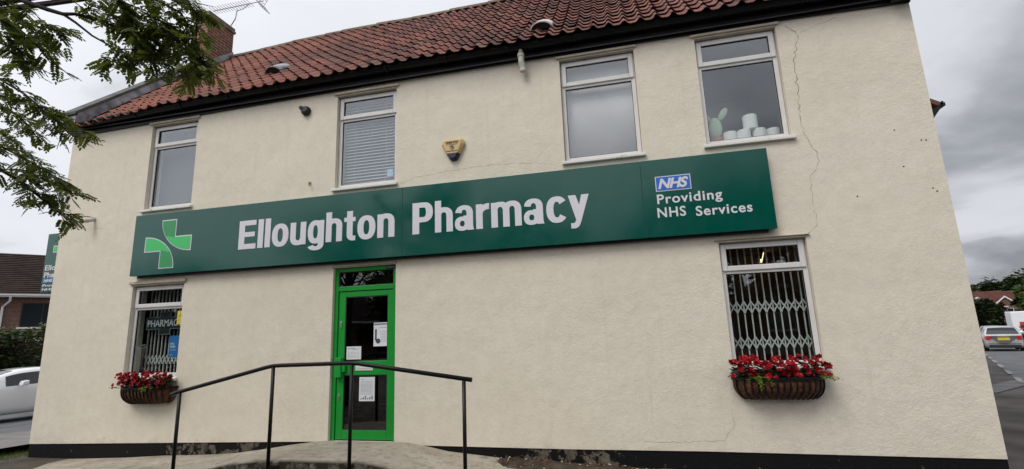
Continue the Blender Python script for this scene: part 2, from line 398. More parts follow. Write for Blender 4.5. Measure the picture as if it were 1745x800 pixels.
def poly_faces(contours):
    cu = bpy.data.curves.new('lettering', 'CURVE'); cu.dimensions = '2D'; cu.fill_mode = 'BOTH'
    for c in contours:
        sp = cu.splines.new('POLY'); sp.points.add(len(c)-1); sp.use_cyclic_u = True
        for q, p in zip(sp.points, c): q.co = (p[0], p[1], 0, 1)
    ob = bpy.data.objects.new('lettering', cu); COL.objects.link(ob)
    ev = ob.evaluated_get(bpy.context.evaluated_depsgraph_get()); me = ev.to_mesh()
    r = [(v.co.x, v.co.y) for v in me.vertices], [tuple(p.vertices) for p in me.polygons]
    ev.to_mesh_clear(); bpy.data.objects.remove(ob); bpy.data.curves.remove(cu); return r
def add_bold(mb, word, x0, x1, z0, z1, y, gap=.068):
    """one fused flat piece per stroke, each a hair in front of the last so no two faces share a plane"""
    tot = sum(GLYPH[c][0] for c in word)+gap*(len(word)-1); sx = (x1-x0)/tot; sz = z1-z0; x = 0
    for c in word:
        w_, pcs = GLYPH[c]
        for k, cont in enumerate(pcs):
            vs, fs = poly_faces(cont); yy_ = y-.00035*k
            P = [(x0+(x+v[0])*sx, yy_, z0+v[1]*sz) for v in vs]; mb.add(P, fs)
            cnt = {}
            for f in fs:
                for i in range(len(f)):
                    kk = (min(f[i], f[(i+1)%len(f)]), max(f[i], f[(i+1)%len(f)])); cnt[kk] = cnt.get(kk,0)+1
            for (a, b), n_ in cnt.items():
                if n_ == 1: mb.add([P[a],P[b],(P[b][0],y+.004,P[b][2]),(P[a][0],y+.004,P[a][2])], [(0,1,2,3)])
        x += w_+gap
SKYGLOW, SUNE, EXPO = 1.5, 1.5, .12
# ------------------------------------------------------------------ ground
def terr(x, y):
    d = y+6.3
    return -0.02*max(0, min(d, 130)-6) - 0.03*max(0, min(-x, 40)-10)
def strip(name, mtl, line, w0, w1, off, ds=2.0, kind='structure', dashes=None, nw=6):
    """sheet that follows the terrain along a line (p, dir, length) between lateral offsets w0..w1"""
    (px, py), az, L0, L1 = line; dx, dy = math.sin(R(az)), math.cos(R(az)); nx, ny = dy, -dx
    mb = MB(); segs = dashes or [(L0, L1)]
    for a, b in segs:
        n = max(1, int((b-a)/ds))
        rows = []
        for i in range(n+1):
            s = a+(b-a)*i/n
            row = []
            for j in range(nw+1):
                w = w0+(w1-w0)*j/nw
                x = px+dx*s+nx*w; y = py+dy*s+ny*w; row.append((x, y, terr(x, y)+off))
            rows.append(row)
        v = [p for r in rows for p in r]; k = nw+1
        mb.add(v, [(i*k+j, i*k+j+1, (i+1)*k+j+1, (i+1)*k+j) for i in range(n) for j in range(nw)])
    o = mb.build(name, mtl); return tag(o, kind=kind)
xs = [-400,-250,-150,-100,-70,-50,-40]+[ -38+2*i for i in range(56)]+[80,100,150,250,400]
ys = [-200,-100,-60,-40,-30]+[-28+2*i for i in range(80)]+[140,180,250,400]
mb = MB(); v = [(x, y, terr(x, y)-.03) for y in ys for x in xs]; k = len(xs)
mb.add(v, [(j*k+i, j*k+i+1, (j+1)*k+i+1, (j+1)*k+i) for j in range(len(ys)-1) for i in range(len(xs)-1)])
tag(mb.build('ground', M['ground']), kind='structure')
# main road and pavements to the left of the building
LR = ((-12.9, 0.0), 12, -60, 110)
strip('road', M['asphalt'], LR, -8.5, 0, 0.0)
strip('pavement', M['paving'], LR, 0.12, 2.6, .10)
strip('pavement', M['paving'], LR, -10.5, -8.62, .10)
strip('kerb', M['paving'], LR, 0, .12, .105, nw=1); strip('kerb', M['paving'], LR, -8.62, -8.5, .105, nw=1)
# side road to the right
RR = ((11.4, 12.5), 28, -30, 110)
strip('road', M['asphalt'], RR, .0, 7.0, .012)
strip('yard', M['yard'], RR, -9.0, 0, .004)
strip('pavement', M['paving'], RR, 7.0, 8.6, .10)
strip('road_marking', M['roadwhite'], RR, -.04, .09, .03, ds=1.0, nw=1, dashes=[(-22+3.2*i, -22+3.2*i+1.9) for i in range(26)])
# patches where the forecourt surface was renewed
strip('yard_patch', M['asphalt'], ((7.2, 4.6), 50, 0, 3.2), -.35, .35, .02, ds=.5, nw=2)
strip('yard_patch', M['asphalt'], ((8.0, 8.0), 44, 0, 4.2), -.28, .28, .02, ds=.5, nw=2)
# paved apron in front of the shop
mb = MB(); g = [(x, y) for y in [-7,-5,-3.5,-2.4,-1.6,-1.13] for x in [-9.75+.6*i for i in range(36)]]
apz = [(-9.8,-.07),(-8.5,-.035),(-6.9,.05),(-6.2,.07),(-5.6,.03),(-2,.0),(12,-.03)]
def apron_z(x, y): return interp(apz, x)*max(0, 1+(y+1.0)/5)+.004
k = 36; mb.add([(x, y, apron_z(x, y)) for x, y in g], [(j*k+i, j*k+i+1, (j+1)*k+i+1, (j+1)*k+i) for j in range(5) for i in range(k-1)])
tag(mb.build('path', M['conc']), kind='structure')
# concrete ramp rising to the door landing
rz = [(-9.75,-.062),(-9.2,-.05),(-8.5,-.03),(-7.6,.01),(-6.9,.05),(-6.2,.075),(-5.65,.112),(-5.2,.165),(-4.75,.235),(-4.3,.29),(-4.0,.298),(-2.98,.298),(-2.75,.26),(-2.4,.19),(-1.9,.15),(-1.3,.09),(-.64,.04),(-.2,.0)]
mb = MB(); yy = [.0,-.25,-.55,-.85,-1.06,-1.12]; pts = []
for y in yy:
    for x, z in rz:
        zz = z + (.035 if -4.8 < x < -2.5 else 0)*(-y) - (.03 if y == -1.12 else 0) + random.uniform(-.004,.004)
        if y < -.2 and x > -2.2: zz -= .02
        pts.append((x, y, zz))
k = len(rz); n = len(yy)
mb.add(pts, [(j*k+i, j*k+i+1, (j+1)*k+i+1, (j+1)*k+i) for j in range(n-1) for i in range(k-1)])
mb.add([(x, -1.12, pts[(n-1)*k+i][2]) for i, (x, z) in enumerate(rz)]+[(x, -1.125, -.12) for x, z in rz], [(i, i+1, k+i+1, k+i) for i in range(k-1)])
tag(mb.build('ramp', M['conc'], smooth=False), kind='structure')
# grass verge beside the gable
mb = MB()
gp = [(-9.68,-.25),(-9.66,.35),(-9.66,1.5),(-9.66,9),(-10.15,9.2),(-10.6,2.5),(-10.62,.6),(-10.55,.0),(-10.2,-.22)]
mb.prism([(x, y, -.07) for x, y in gp], (0,0,-.2)); tag(mb.build('verge', M['grass']), kind='structure')
mb = MB(); rr = random.Random(3)
for i in range(6000):
    x = rr.uniform(-10.58,-9.68); y = -.2+rr.random()**1.6*5
    if y < .1 and x < -10.35: continue
    a = rr.uniform(0, 6.28); h = rr.uniform(.03,.085); lx, ly = math.cos(a)*.006, math.sin(a)*.006
    bx, by = rr.uniform(-.03,.03), rr.uniform(-.03,.03); mb.attr = rr.random()
    mb.add([(x-lx,y-ly,-.075),(x+lx,y+ly,-.075),(x+bx,y+by,-.07+h)], [(0,1,2)])
tag(mb.build('grass', M['light'], attr='tint', fixn=False), 'short green grass on the narrow verge beside the gable wall', 'grass', kind='stuff')
# rubble and leaf litter bank against the plinth right of the ramp
mb = MB(); nx = 40
for i in range(nx): pass
bank = []
for j, y in enumerate([.0,-.15,-.35,-.6]):
    for i in range(nx+1):
        x = -2.9+3.7*i/nx; base = [.13,.12,.06,-.02][j]*max(0, 1-abs(x+1.5)/2.3)
        bank.append((x, y, base+.012+random.uniform(-.012,.016)))
mb.add(bank, [(j*(nx+1)+i, j*(nx+1)+i+1, (j+1)*(nx+1)+i+1, (j+1)*(nx+1)+i) for j in range(3) for i in range(nx)])
tag(mb.build('earth_bank', m_noisy('damp_earth', (.022,.016,.010), (.075,.052,.034), 9, .95, .9, 40)), kind='structure')
mb = MB(); rr = random.Random(8)
for i in range(420):
    x = rr.uniform(-2.6,.9); y = -rr.random()**1.5*.5-.02; zb = max(0,[.13][0]*max(0,1-abs(x+1.5)/2.3)*(1+y*1.6))+.02
    mb.mi = 0 if rr.random() < .6 else (1 if rr.random() < .5 else 2)
    s = rr.uniform(.012,.034); a = rr.uniform(0,6.28)
    e = Vector((math.cos(a)*s, math.sin(a)*s, rr.uniform(-.4,.4)*s)); f = Vector((-math.sin(a)*s*.6, math.cos(a)*s*.6, rr.uniform(-.2,.5)*s)); c = Vector((x,y,zb))
    mb.add([c-e, c-f, c+e, c+f, c+Vector((0,0,s*.5))], [(0,1,4),(1,2,4),(2,3,4),(3,0,4),(3,2,1,0)])
tag(mb.build('leaf_litter', [mat('dry_leaf', (.10,.05,.025), .9), mat('pale_chip', (.34,.29,.22), .9), mat('dark_leaf', (.035,.022,.014), .9)]), 'dry leaves and flaked render lying along the foot of the plinth', 'leaf litter', kind='stuff')

# ------------------------------------------------------------------ the shop building
X0, X1 = -9.58, 3.63
BLD = thing('pharmacy_building', 'cream rendered two storey building with red pantile roof and green door', 'building', (-3, 0, 0))
base_z = [(-9.58,.17),(-6.9,.228),(-4.25,.285),(-4.16,.29),(-3.165,.285),(-2.82,.258),(-1.96,.252),(-.8,.245),(.72,.25),(3.63,.228)]
eave_z = [(-9.58,5.42),(-9.15,5.425),(-6.7,5.46),(-3.14,5.50),(-1.56,5.495),(1.23,5.48),(2.27,5.48),(3.63,5.445)]
W = [  # x0, x1, z0, z1 of the openings
    (-7.79,-6.83,3.90,5.40), (-4.19,-3.18,3.90,5.405), (-.68,.345,3.92,5.42), (1.135,2.125,3.93,5.42),
    (-7.83,-6.81,1.18,2.625), (1.135,2.105,1.18,2.665)]
DOOR = (-4.16,-3.165,.25,2.68)
xs = sorted(set([X0, X1]+[a for w in W+[DOOR] for a in w[:2]]+[x for x, _ in base_z]+[-5.5,-2,-1,2.8]))
zs = sorted(set([a for w in W+[DOOR] for a in w[2:]]+[.6,3.2,5.62]))
zs = [z for z in zs if z > .3]; zs = [0.0]+zs
mb = MB()
def zz(x, z): return interp(base_z, x) if z == 0.0 else z
for i in range(len(xs)-1):
    for j in range(len(zs)-1):
        a, b, c, d = xs[i], xs[i+1], zs[j], zs[j+1]; mx, mz = (a+b)/2, (c+d)/2
        if any(w[0] < mx < w[1] and w[2] < mz < w[3] for w in W+[DOOR]): continue
        mb.quad((a,0,zz(a,c)), (b,0,zz(b,c)), (b,0,d), (a,0,d))
for i in range(len(xs)-1):
    a, b = xs[i], xs[i+1]
    if DOOR[0] <= (a+b)/2 <= DOOR[1]: continue
    mb.quad((a,0,interp(base_z,a)), (a,.05,interp(base_z,a)), (b,.05,interp(base_z,b)), (b,0,interp(base_z,b)))
for (a, b, c, d) in W+[DOOR]:
    D = .26
    c2 = .285 if c == .25 else c
    mb.quad((a,0,c2),(a,D,c2),(a,D,d),(a,0,d)); mb.quad((b,0,c2),(b,0,d),(b,D,d),(b,D,c2))
    mb.quad((a,0,d),(a,D,d),(b,D,d),(b,0,d)); mb.quad((a,0,c2),(b,0,c2),(b,D,c2),(a,D,c2))
mb.build('front_wall', M['wall'], BLD, fixn=False)
# gable and rear walls
RY, RZ = 3.0, 8.79; EY, EZ = -.20, 5.675
def roof_z(y): return EZ+(RZ-EZ)*(y-EY)/(RY-EY) if y <= RY else RZ-(RZ-EZ)*(y-RY)/(RY-EY)
for nm, x in (('gable_wall', X0), ('gable_wall', X1)):
    mb = MB(); d = .3 if x == X0 else -.3
    mb.prism([(x,.02,.24),(x,6.0,-.1),(x,6.0,5.62),(x,3.0,8.55),(x,.02,5.58)], (d,0,0)); mb.build(nm, M['wall'], BLD)
mb = MB(); mb.box(X0+.3, X1-.3, 5.8, 6.0, -.1, 5.6); mb.build('rear_wall', M['wall'], BLD)
# plinth
def plinth(a0, a1, side):
    mb = MB(); n = 34
    for i in range(n):
        a = a0+(a1-a0)*i/n; b = a0+(a1-a0)*(i+1)/n
        mb.quad((a,.012,-.5),(b,.012,-.5),(b,.012,interp(base_z,b)+.02),(a,.012,interp(base_z,a)+.02))
    if side < 0: mb.quad((a0,.012,-.5),(a0,.012,interp(base_z,a0)+.02),(a0,6,.19),(a0,6,-.5))
    else: mb.quad((a1,.012,-.5),(a1,6,-.5),(a1,6,.25),(a1,.012,interp(base_z,a1)+.02))
    mb.build('plinth', M['plinth'], BLD, fixn=False)
plinth(X0-.003, DOOR[0], -1); plinth(DOOR[1], X1+.003, 1)

# roof of pantiles
mb = MB(); rr = random.Random(11)
TW = .207; NC = int((X1+.12-(X0+.28))/TW); NR = 17; prof = []
for k in range(9):
    u = k/8; prof.append((u, .027*math.cos(2*math.pi*(u*1.0-.12)) + .010*math.cos(4*math.pi*(u-.12))))
SL = math.hypot(RY-EY, RZ-EZ); dy, dz = (RY-EY)/SL, (RZ-EZ)/SL; ny_, nz_ = -dz, dy
roff = SL/NR
def sag(x, s): return -.05*math.exp(-((x+2.5)/2.6)**2)*math.sin(math.pi*min(1,s/SL)) + .03*math.sin(x*1.3)*math.sin(s*1.1)*.5 - .105*min(1, max(0, (-7.4-x)/1.6))*(1-.5*s/SL)
for r in range(NR):
    for c in range(NC):
        x0 = X0+.28+c*TW; s0 = r*roff-.05; s1 = (r+1)*roff+.02
        j = rr.uniform(-.006,.006); s0 += rr.uniform(-.012,.012); tw = rr.uniform(-.006,.006)
        mb.attr = min(1, max(0, rr.gauss(.52,.24)))
        top, low, but = [], [], []
        for u, h in prof:
            x = x0+u*TW*1.03
            hl = h+.037+j+tw*(u-.5)*2; hu = h+.004+j
            q = lambda s, hh: (x, EY+dy*s+ny_*(hh+sag(x,s)), EZ+interp(eave_z,x)-5.48+dz*s+nz_*(hh+sag(x,s)))
            low.append(q(s0, hl)); but.append(q(s0+.004, hl-.010)); top.append(q(s1, hu))
        v = but+low+low+top; f = []
        for k in range(8):
            f.append((k,k+1,9+k+1,9+k)); f.append((18+k,18+k+1,27+k+1,27+k))
        mb.add(v, f)
for i in range(40):
    a = X0+.28+(X1+.12-X0-.28)*i/40; b = X0+.28+(X1+.12-X0-.28)*(i+1)/40; mb.attr = .4
    mb.quad((a,6.2,5.6),(b,6.2,5.6),(b,RY,RZ-.01),(a,RY,RZ-.01))
ROOF = mb.build('roof', M['tile'], BLD, attr='tile', smooth=True, fixn=False)
# sarking below the tiles keeps the loft dark
mb = MB(); mb.prism([(X0+.3,EY+.12,EZ-.16),(X1+.1,EY+.12,EZ-.16),(X1+.1,RY,RZ-.22),(X0+.3,RY,RZ-.22)], (0,0,-.02)); mb.build('roof_felt', M['rubber'], ROOF)
mb = MB(); rr = random.Random(5); x = X0+.35
while x < X1:
    mb.attr = rr.uniform(.35,.8); L = .45; j = rr.uniform(-.008,.008); v = []
    for xx, r_ in ((x, .115), (x+L-.01, .108)):
        for k in range(9):
            t = math.pi*k/8; v.append((xx, RY+math.cos(t)*r_, RZ-.045+j+sag(xx,SL)+interp(eave_z,xx)-5.48+math.sin(t)*r_))
    mb.add(v, [(k,k+1,9+k+1,9+k) for k in range(8)]+[tuple(range(9))]); x += L
mb.build('ridge_tiles', m_noisy('lichened_ridge', (.12,.085,.06), (.24,.19,.14), 5, .9, .6, 30), ROOF, smooth=False, fixn=False)
# two dormer style roof vents
for (vx, s) in ((-5.72, .80), (-.93, .52)):
    mb = MB(); w = .17; v = []; n = 8
    for t_, (dn, w_) in enumerate(((0, w), (.34, w*.95))):
        for k in range(n+1):
            a = math.pi*k/n; hh = .03+(.115 if t_ == 0 else .075)*math.sin(a); xx = vx-math.cos(a)*w_
            ss = s+dn; v.append((xx, EY+dy*ss+ny_*hh, EZ+dz*ss+nz_*hh))
    mb.add(v, [(k,k+1,n+1+k+1,n+1+k) for k in range(n)])
    o = mb.build('roof_vent', M['lead'] if vx < -3 else M['sill'], ROOF, smooth=True, fixn=False)
    sm = o.modifiers.new('thick', 'SOLIDIFY'); sm.thickness = .018
    mb = MB(); mb.poly([p for p in [(q[0], q[1]+.02, q[2]+.02) for q in v[:n+1]]]); 
    g = mb.build('vent_mouth', M['rubber'], ROOF, fixn=False)
# left raised verge: coping on the gable parapet with lead inside
mb = MB()
def par(x, y, dz_): return (x, y, EZ-.08+(RZ-EZ)*(y-EY)/(RY-EY)+dz_)
pa = [(-9.66,-.22),(-9.30,-.22),(-9.30,3.0),(-9.66,3.0)]
mb.prism([par(x,y,.17) for x,y in pa], (0,0,.055)); 
PAR = mb.build('verge_coping', m_noisy('dark_coping', (.05,.055,.05), (.12,.125,.115), 5, .8, .4, 20), BLD, bevel=.008)
mb = MB(); mb.prism([par(-9.57,-.16,-.1), par(-9.57,3.0,-.1), par(-9.57,3.0,.17), par(-9.57,-.16,.17)], (.235,0,0)); 
mb.prism([par(-9.335,-.16,-.09), par(-9.335,2.95,-.09), par(-9.335,2.95,.155), par(-9.335,-.16,.155)], (.012,0,0))
# dressed down over the tiles
mb.prism([par(-9.335,.0,-.06), par(-9.335,2.95,.03), par(-9.21,2.95,.07), par(-9.21,.0,-.03)], (0,0,.012))
mb.build('lead_flashing', M['lead'], PAR)
mb = MB(); mb.prism([(-9.60,-.02,5.44),(-9.60,-.19,5.55),(-9.60,-.19,5.73),(-9.60,.1,5.95),(-9.60,.1,5.44)], (.28,0,0)); mb.build('kneeler', M['lead'], PAR)
# fascia, gutter with brackets and end box
mb = MB(); n = 26
for i in range(n):
    a = X0+.02+(X1-X0-.02)*i/n; b = X0+.02+(X1-X0-.02)*(i+1)/n; za, zb = interp(eave_z,a), interp(eave_z,b)
    mb.add([(a,-.035,za),(b,-.035,zb),(b,-.035,zb+.21),(a,-.035,za+.21),(a,.0,za),(b,.0,zb)], [(0,1,2,3),(0,4,5,1)])
FAS = mb.build('fascia', M['black'], BLD, fixn=False)
mb = MB(); n = 52; m_ = 8
ring = lambda x: [(x, -.115-.075*math.cos(math.pi*k/m_), interp(eave_z,x)+.205-.0-.085*math.sin(math.pi*k/m_)+.012*math.sin(x*.9)) for k in range(m_+1)]
v = []
for i in range(n+1): v += ring(X0+.20+(X1+.03-X0-.20)*i/n)
mb.add(v, [(i*(m_+1)+k, i*(m_+1)+k+1, (i+1)*(m_+1)+k+1, (i+1)*(m_+1)+k) for i in range(n) for k in range(m_)])
mb.poly(ring(X0+.20)); mb.poly(ring(X1+.03))
for i in range(14):  # union clips
    x = -9.0+i*.95
    r_ = ring(x); r2 = ring(x+.045)
    q = [(p[0], -.115+(p[1]+.115)*1.10, interp(eave_z,x)+.205+(p[2]-interp(eave_z,x)-.205)*1.12) for p in r_+r2]
    mb.add(q, [(k,k+1,m_+2+k,m_+1+k) for k in range(m_)])
o = mb.build('gutter', M['black'], BLD, smooth=True, fixn=False); sm = o.modifiers.new('thick','SOLIDIFY'); sm.thickness = .006
mb = MB(); mb.box(3.42,3.64,-.20,.30,5.46,5.66); mb.box(3.60,3.70,-.2,.3,5.60,5.80); mb.build('eaves_box', m_noisy('weathered_black_timber', (.012,.011,.010), (.05,.045,.04), 8, .7, .5, 30), BLD, bevel=.006)
# pale plastic overflow elbow hung from the gutter
mb = MB(); mb.tube([(-1.205,-.115,5.63),(-1.205,-.115,5.545)], .030, 12)
mb.tube([(-1.205,-.115,5.56),(-1.205,-.115,5.50),(-1.20,-.112,5.42),(-1.19,-.095,5.36),(-1.185,-.085,5.30)], .043, 14); mb.tube([(-1.205,-.115,5.545),(-1.205,-.115,5.50)], .050, 14); mb.tube([(-1.187,-.088,5.33),(-1.185,-.085,5.29)], .049, 14)
mb.build('drainpipe', M['pipe'], BLD, smooth=False, bevel=.003)

# chimney
mb = MB(); mb.box(-9.62,-9.22,2.22,2.98,7.9,9.34); CH = mb.build('chimney', M['chim'], BLD, bevel=.006)
mb = MB(); mb.box(-9.655,-9.185,2.185,3.015,9.34,9.41); mb.prism([(-9.64,2.20,9.41),(-9.20,2.20,9.41),(-9.20,3.0,9.41),(-9.64,3.0,9.41)], (0,0,.075)); mb.build('chimney_cap', M['capc'], CH, bevel=.012)
mb = MB(); mb.prism([par(-9.66,2.1,.1),par(-9.16,2.1,.1),par(-9.16,2.22,.20),par(-9.66,2.22,.20)], (0,0,.04)); mb.prism([par(-9.219,2.16,.0),par(-9.219,3.0,.0),par(-9.219,3.0,.14),par(-9.219,2.16,.20)], (.014,0,0)); mb.build('flashing', M['lead'], CH)

# windows
def frame_rect(mb, x0, x1, z0, z1, w, y0, y1, wb=None):
    wb = w if wb is None else wb
    mb.box(x0, x0+w, y0, y1, z0, z1); mb.box(x1-w, x1, y0, y1, z0, z1)
    mb.box(x0+w, x1-w, y0, y1, z1-w, z1); mb.box(x0+w, x1-w, y0, y1, z0, z0+wb)
def window(w, tz, top_open=True, lintel=True, lint_h=.035, trickle=False, sill=True):
    x0, x1, z0, z1 = w
    yf = .07
    mb = MB(); frame_rect(mb, x0+.004, x1-.004, z0+.002, z1-.004, .055, yf, yf+.07)
    mb.box(x0+.059, x1-.059, yf+.001, yf+.07, tz-.03, tz+.03)
    if trickle: mb.box(x0+.32, x0+.72, yf-.018, yf-.001, z1-.045, z1-.02)
    WN = mb.build('window', M['upvc'], BLD, bevel=.006)
    if trickle: mb = MB(); mb.box(x0+.33, x0+.71, yf-.021, yf-.018, z1-.0445, z1-.034); mb.build('trickle_vent', M['rubber'], WN)
    # opening top light stands proud of the frame
    mb = MB(); frame_rect(mb, x0+.022, x1-.022, tz+.006, z1-.028, .062, yf-.022, yf+.045)
    mb.build('top_light', M['upvc'], WN, bevel=.007)
    mb = MB(); g0 = x0+.055; g1 = x1-.055
    frame_rect(mb, g0+.025, g1-.025, tz+.062, z1-.084, .009, yf-.010, yf+.02); frame_rect(mb, g0, g1, z0+.055, tz-.028, .010, yf+.012, yf+.03)
    mb.build('gasket', M['rubber'], WN)
    mb = MB(); mb.box(g0+.03, g1-.03, yf+.006, yf+.012, tz+.064, z1-.088); mb.box(g0+.004, g1-.004, yf+.022, yf+.028, z0+.058, tz-.03); mb.build('pane', M['glass'], WN)
    if sill:
        mb = MB(); mb.prism([(x0-.035,-.05,z0-.055),(x0-.035,-.05,z0-.018),(x0-.035,.07,z0+.006),(x0-.035,.07,z0-.055)], (x1-x0+.07,0,0)); mb.build('sill', M['sill'], WN, bevel=.006)
    if lintel:
        mb = MB(); mb.box(x0-.05, x1+.04, -.035, .0, z1+.012, z1+.012+lint_h); mb.box(x0-.01, x1+.01, -.012, .06, z1-.012, z1+.012); mb.build('lintel', M['soffit'], WN, bevel=.008)
    # room behind
    mb = MB(); a, b, c, d = x0-.5, x1+.5, z0-.25, z1+.2; f, k = .262, 2.4
    return WN, (x0, x1, z0, z1)
def room(w, mtl, depth=2.4, l=.45, r=.45, floor=.1):
    x0, x1, z0, z1 = w; a, b, c, d = x0-l, x1+r, z0-floor, z1+.1; f = .255; k = depth
    mb = MB()
    mb.quad((a,k,c),(b,k,c),(b,k,d),(a,k,d)); mb.quad((a,f,c),(a,k,c),(a,k,d),(a,f,d)); mb.quad((b,f,c),(b,f,d),(b,k,d),(b,k,c)); mb.quad((a,f,d),(a,k,d),(b,k,d),(b,f,d)); mb.quad((a,f,c),(b,f,c),(b,k,c),(a,k,c))
    mb.quad((a,f,c),(a,f,d),(x0,f,d),(x0,f,c)); mb.quad((x1,f,c),(x1,f,d),(b,f,d),(b,f,c)); mb.quad((x0,f,z1),(x1,f,z1),(x1,f,d),(x0,f,d)); mb.quad((x0,f,c),(x1,f,c),(x1,f,z0),(x0,f,z0))
    mb.build('room', mtl, BLD, fixn=False)
window(W[0], 5.01); window(W[1], 5.015); window(W[2], 5.025); window(W[3], 5.025, trickle=True)
window(W[4], 2.255, lint_h=.05, sill=True); window(W[5], 2.30, lint_h=.012)
room(W[0], M['room']); room(W[1], M['room']); room(W[2], M['room']); room(W[3], M['room'], l=.2, r=.2)
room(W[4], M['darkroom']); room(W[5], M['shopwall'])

# door
x0, x1, z0, z1 = DOOR; z0 = .287
mb = MB(); mb.box(x0+.003, x0+.062, .05, .14, z0, z1-.003); mb.box(x1-.062, x1-.003, .05, .14, z0, z1-.003); mb.box(x0+.062, x1-.062, .05, .14, z1-.062, z1-.003); mb.box(x0+.062, x1-.062, .05, .14, 2.335, 2.405)
DR = mb.build('door', M['green'], BLD, bevel=.005)
mb = MB(); a, b, c, d = x0+.072, x1-.066, z0+.012, 2.325
for q in ((a, a+.105, c, d), (b-.082, b, c, d), (a+.105, b-.082, d-.075, d), (a+.105, b-.082, c, .425), (a+.105, b-.082, 1.155, 1.345)): mb.box(q[0], q[1], .063, .108, q[2], q[3])
mb.build('leaf', M['green'], DR, bevel=.006)
mb = MB()
for q in ((a+.105, b-.082, .425, 1.155), (a+.105, b-.082, 1.345, d-.075)): frame_rect(mb, q[0], q[1], q[2], q[3], .010, .069, .095)
frame_rect(mb, x0+.062, x1-.062, 2.405, z1-.062, .010, .07, .11); mb.build('gasket', M['rubber'], DR)
mb = MB(); mb.box(a+.108, b-.085, .082, .088, .43, 1.15); mb.box(a+.108, b-.085, .082, .088, 1.35, d-.08); mb.box(x0+.066, x1-.066, .086, .092, 2.41, z1-.066); mb.build('pane', M['dglass'], DR)
mb = MB(); mb.box(a+.0, a+.10, -.012, .062, 1.13, 1.40); mb.box(a+.10, a+.15, .01, .055, 1.20, 1.34); mb.build('lock_case', M['green'], DR, bevel=.008)
for zc in (1.86, .86):
    mb = MB(); mb.box(a+.03, a+.06, .053, .063, zc-.045, zc+.045); mb.box(a+.038,a+.052,.046,.053,zc-.012,zc+.02); mb.build('lock_plate', M['chrome'], DR, bevel=.003)
mb = MB(); mb.box(-3.795,-3.525,.052,.064,1.215,1.285); mb.box(-3.785,-3.535,.048,.052,1.24,1.278); mb.build('letter_plate', M['upvc'], DR, bevel=.003)
mb = MB(); mb.box(-3.335,-3.185,.035,.05,2.625,2.668); mb.build('closer_plate', M['rubber'], DR); mb2 = MB()
for k in range(4): mb2.box(-3.32+k*.031,-3.298+k*.031,.032,.035,2.637,2.657)
mb2.build('plate_mark', M['greyink'], DR)
mb = MB(); mb.box(x0-.02, x1+.02, -.03, .0, z1+.012, z1+.03); mb.build('drip_mould', M['soffit'], DR, bevel=.006)
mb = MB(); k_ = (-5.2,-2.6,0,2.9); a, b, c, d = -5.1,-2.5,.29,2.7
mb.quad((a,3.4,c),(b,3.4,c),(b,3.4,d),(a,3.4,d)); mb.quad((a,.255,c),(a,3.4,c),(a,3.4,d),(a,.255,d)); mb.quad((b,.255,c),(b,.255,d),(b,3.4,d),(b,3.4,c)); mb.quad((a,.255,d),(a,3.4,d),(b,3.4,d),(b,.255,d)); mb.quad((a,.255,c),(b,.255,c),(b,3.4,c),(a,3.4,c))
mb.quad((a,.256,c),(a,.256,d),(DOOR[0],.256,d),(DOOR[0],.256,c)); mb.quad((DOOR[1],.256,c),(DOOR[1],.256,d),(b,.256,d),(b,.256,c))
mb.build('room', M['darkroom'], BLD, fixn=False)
mb = MB(); mb.box(-4.16,-3.165,-.03,.05,.262,.287); mb.build('threshold', M['sill'], DR, bevel=.004)

# cracks in the render (strips of open crack, jagged)
def crack(pts, w, seed, jag=.018, mtl='crack'):
    rr = random.Random(seed); P = []
    for (a, b) in zip(pts, pts[1:]):
        L = math.hypot(b[0]-a[0], b[1]-a[1]); n = max(1, int(L/.035))
        for i in range(n):
            t = i/n; P.append((a[0]+(b[0]-a[0])*t+rr.uniform(-jag,jag), a[1]+(b[1]-a[1])*t+rr.uniform(-jag,jag)*.6))
    P.append(pts[-1]); mb = MB(); L_, R_ = [], []
    for i, p in enumerate(P):
        q0 = P[max(0,i-1)]; q1 = P[min(len(P)-1,i+1)]; dx, dz = q1[0]-q0[0], q1[1]-q0[1]; l = math.hypot(dx,dz) or 1
        ww = w*rr.choice((.25,.5,.8,1.0,1.2))*.5
        L_.append((p[0]-dz/l*ww, -.0015, p[1]+dx/l*ww)); R_.append((p[0]+dz/l*ww, -.0015, p[1]-dx/l*ww))
    n = len(P); mb.add(L_+R_, [(i,i+1,n+i+1,n+i) for i in range(n-1)])
    mb.build('crack', M[mtl], BLD, fixn=False)
crack([(2.255,5.387),(2.37,5.265),(2.33,5.10),(2.29,4.935),(2.27,4.65),(2.262,4.379),(2.245,4.10),(2.262,3.915),(2.30,3.80),(2.371,3.658)], .0085, 1)
crack([(2.37,5.265),(2.52,5.32),(2.83,5.408)], .005, 2, mtl='faint')
crack([(2.371,3.658),(2.37,3.52),(2.25,3.39),(2.235,3.15),(2.24,2.954),(2.245,2.776),(2.12,2.69)], .006, 3, mtl='faint')
crack([(-3.10,3.86),(-2.85,3.93),(-2.4,3.97),(-1.9,3.99),(-1.3,3.97),(-.85,3.90)], .004, 4, .012, 'faint')
crack([(.05,.34),(.6,.35),(.95,.37),(1.02,.48),(1.08,.55),(1.07,.72)], .005, 5, .012, 'faint')
crack([(-8.95,3.66),(-8.6,3.65)], .004, 6, mtl='faint')
for i, (x, z) in enumerate([(3.234,3.395),(3.213,3.848),(3.461,3.691),(3.507,3.685),(2.711,3.088),(3.477,3.109),(3.51,3.071)]):
    mb = MB(); mb.disc((x,-.002,z), .0085, 'y', 10, .002); mb.build('screw_hole', M['rubber'], BLD)
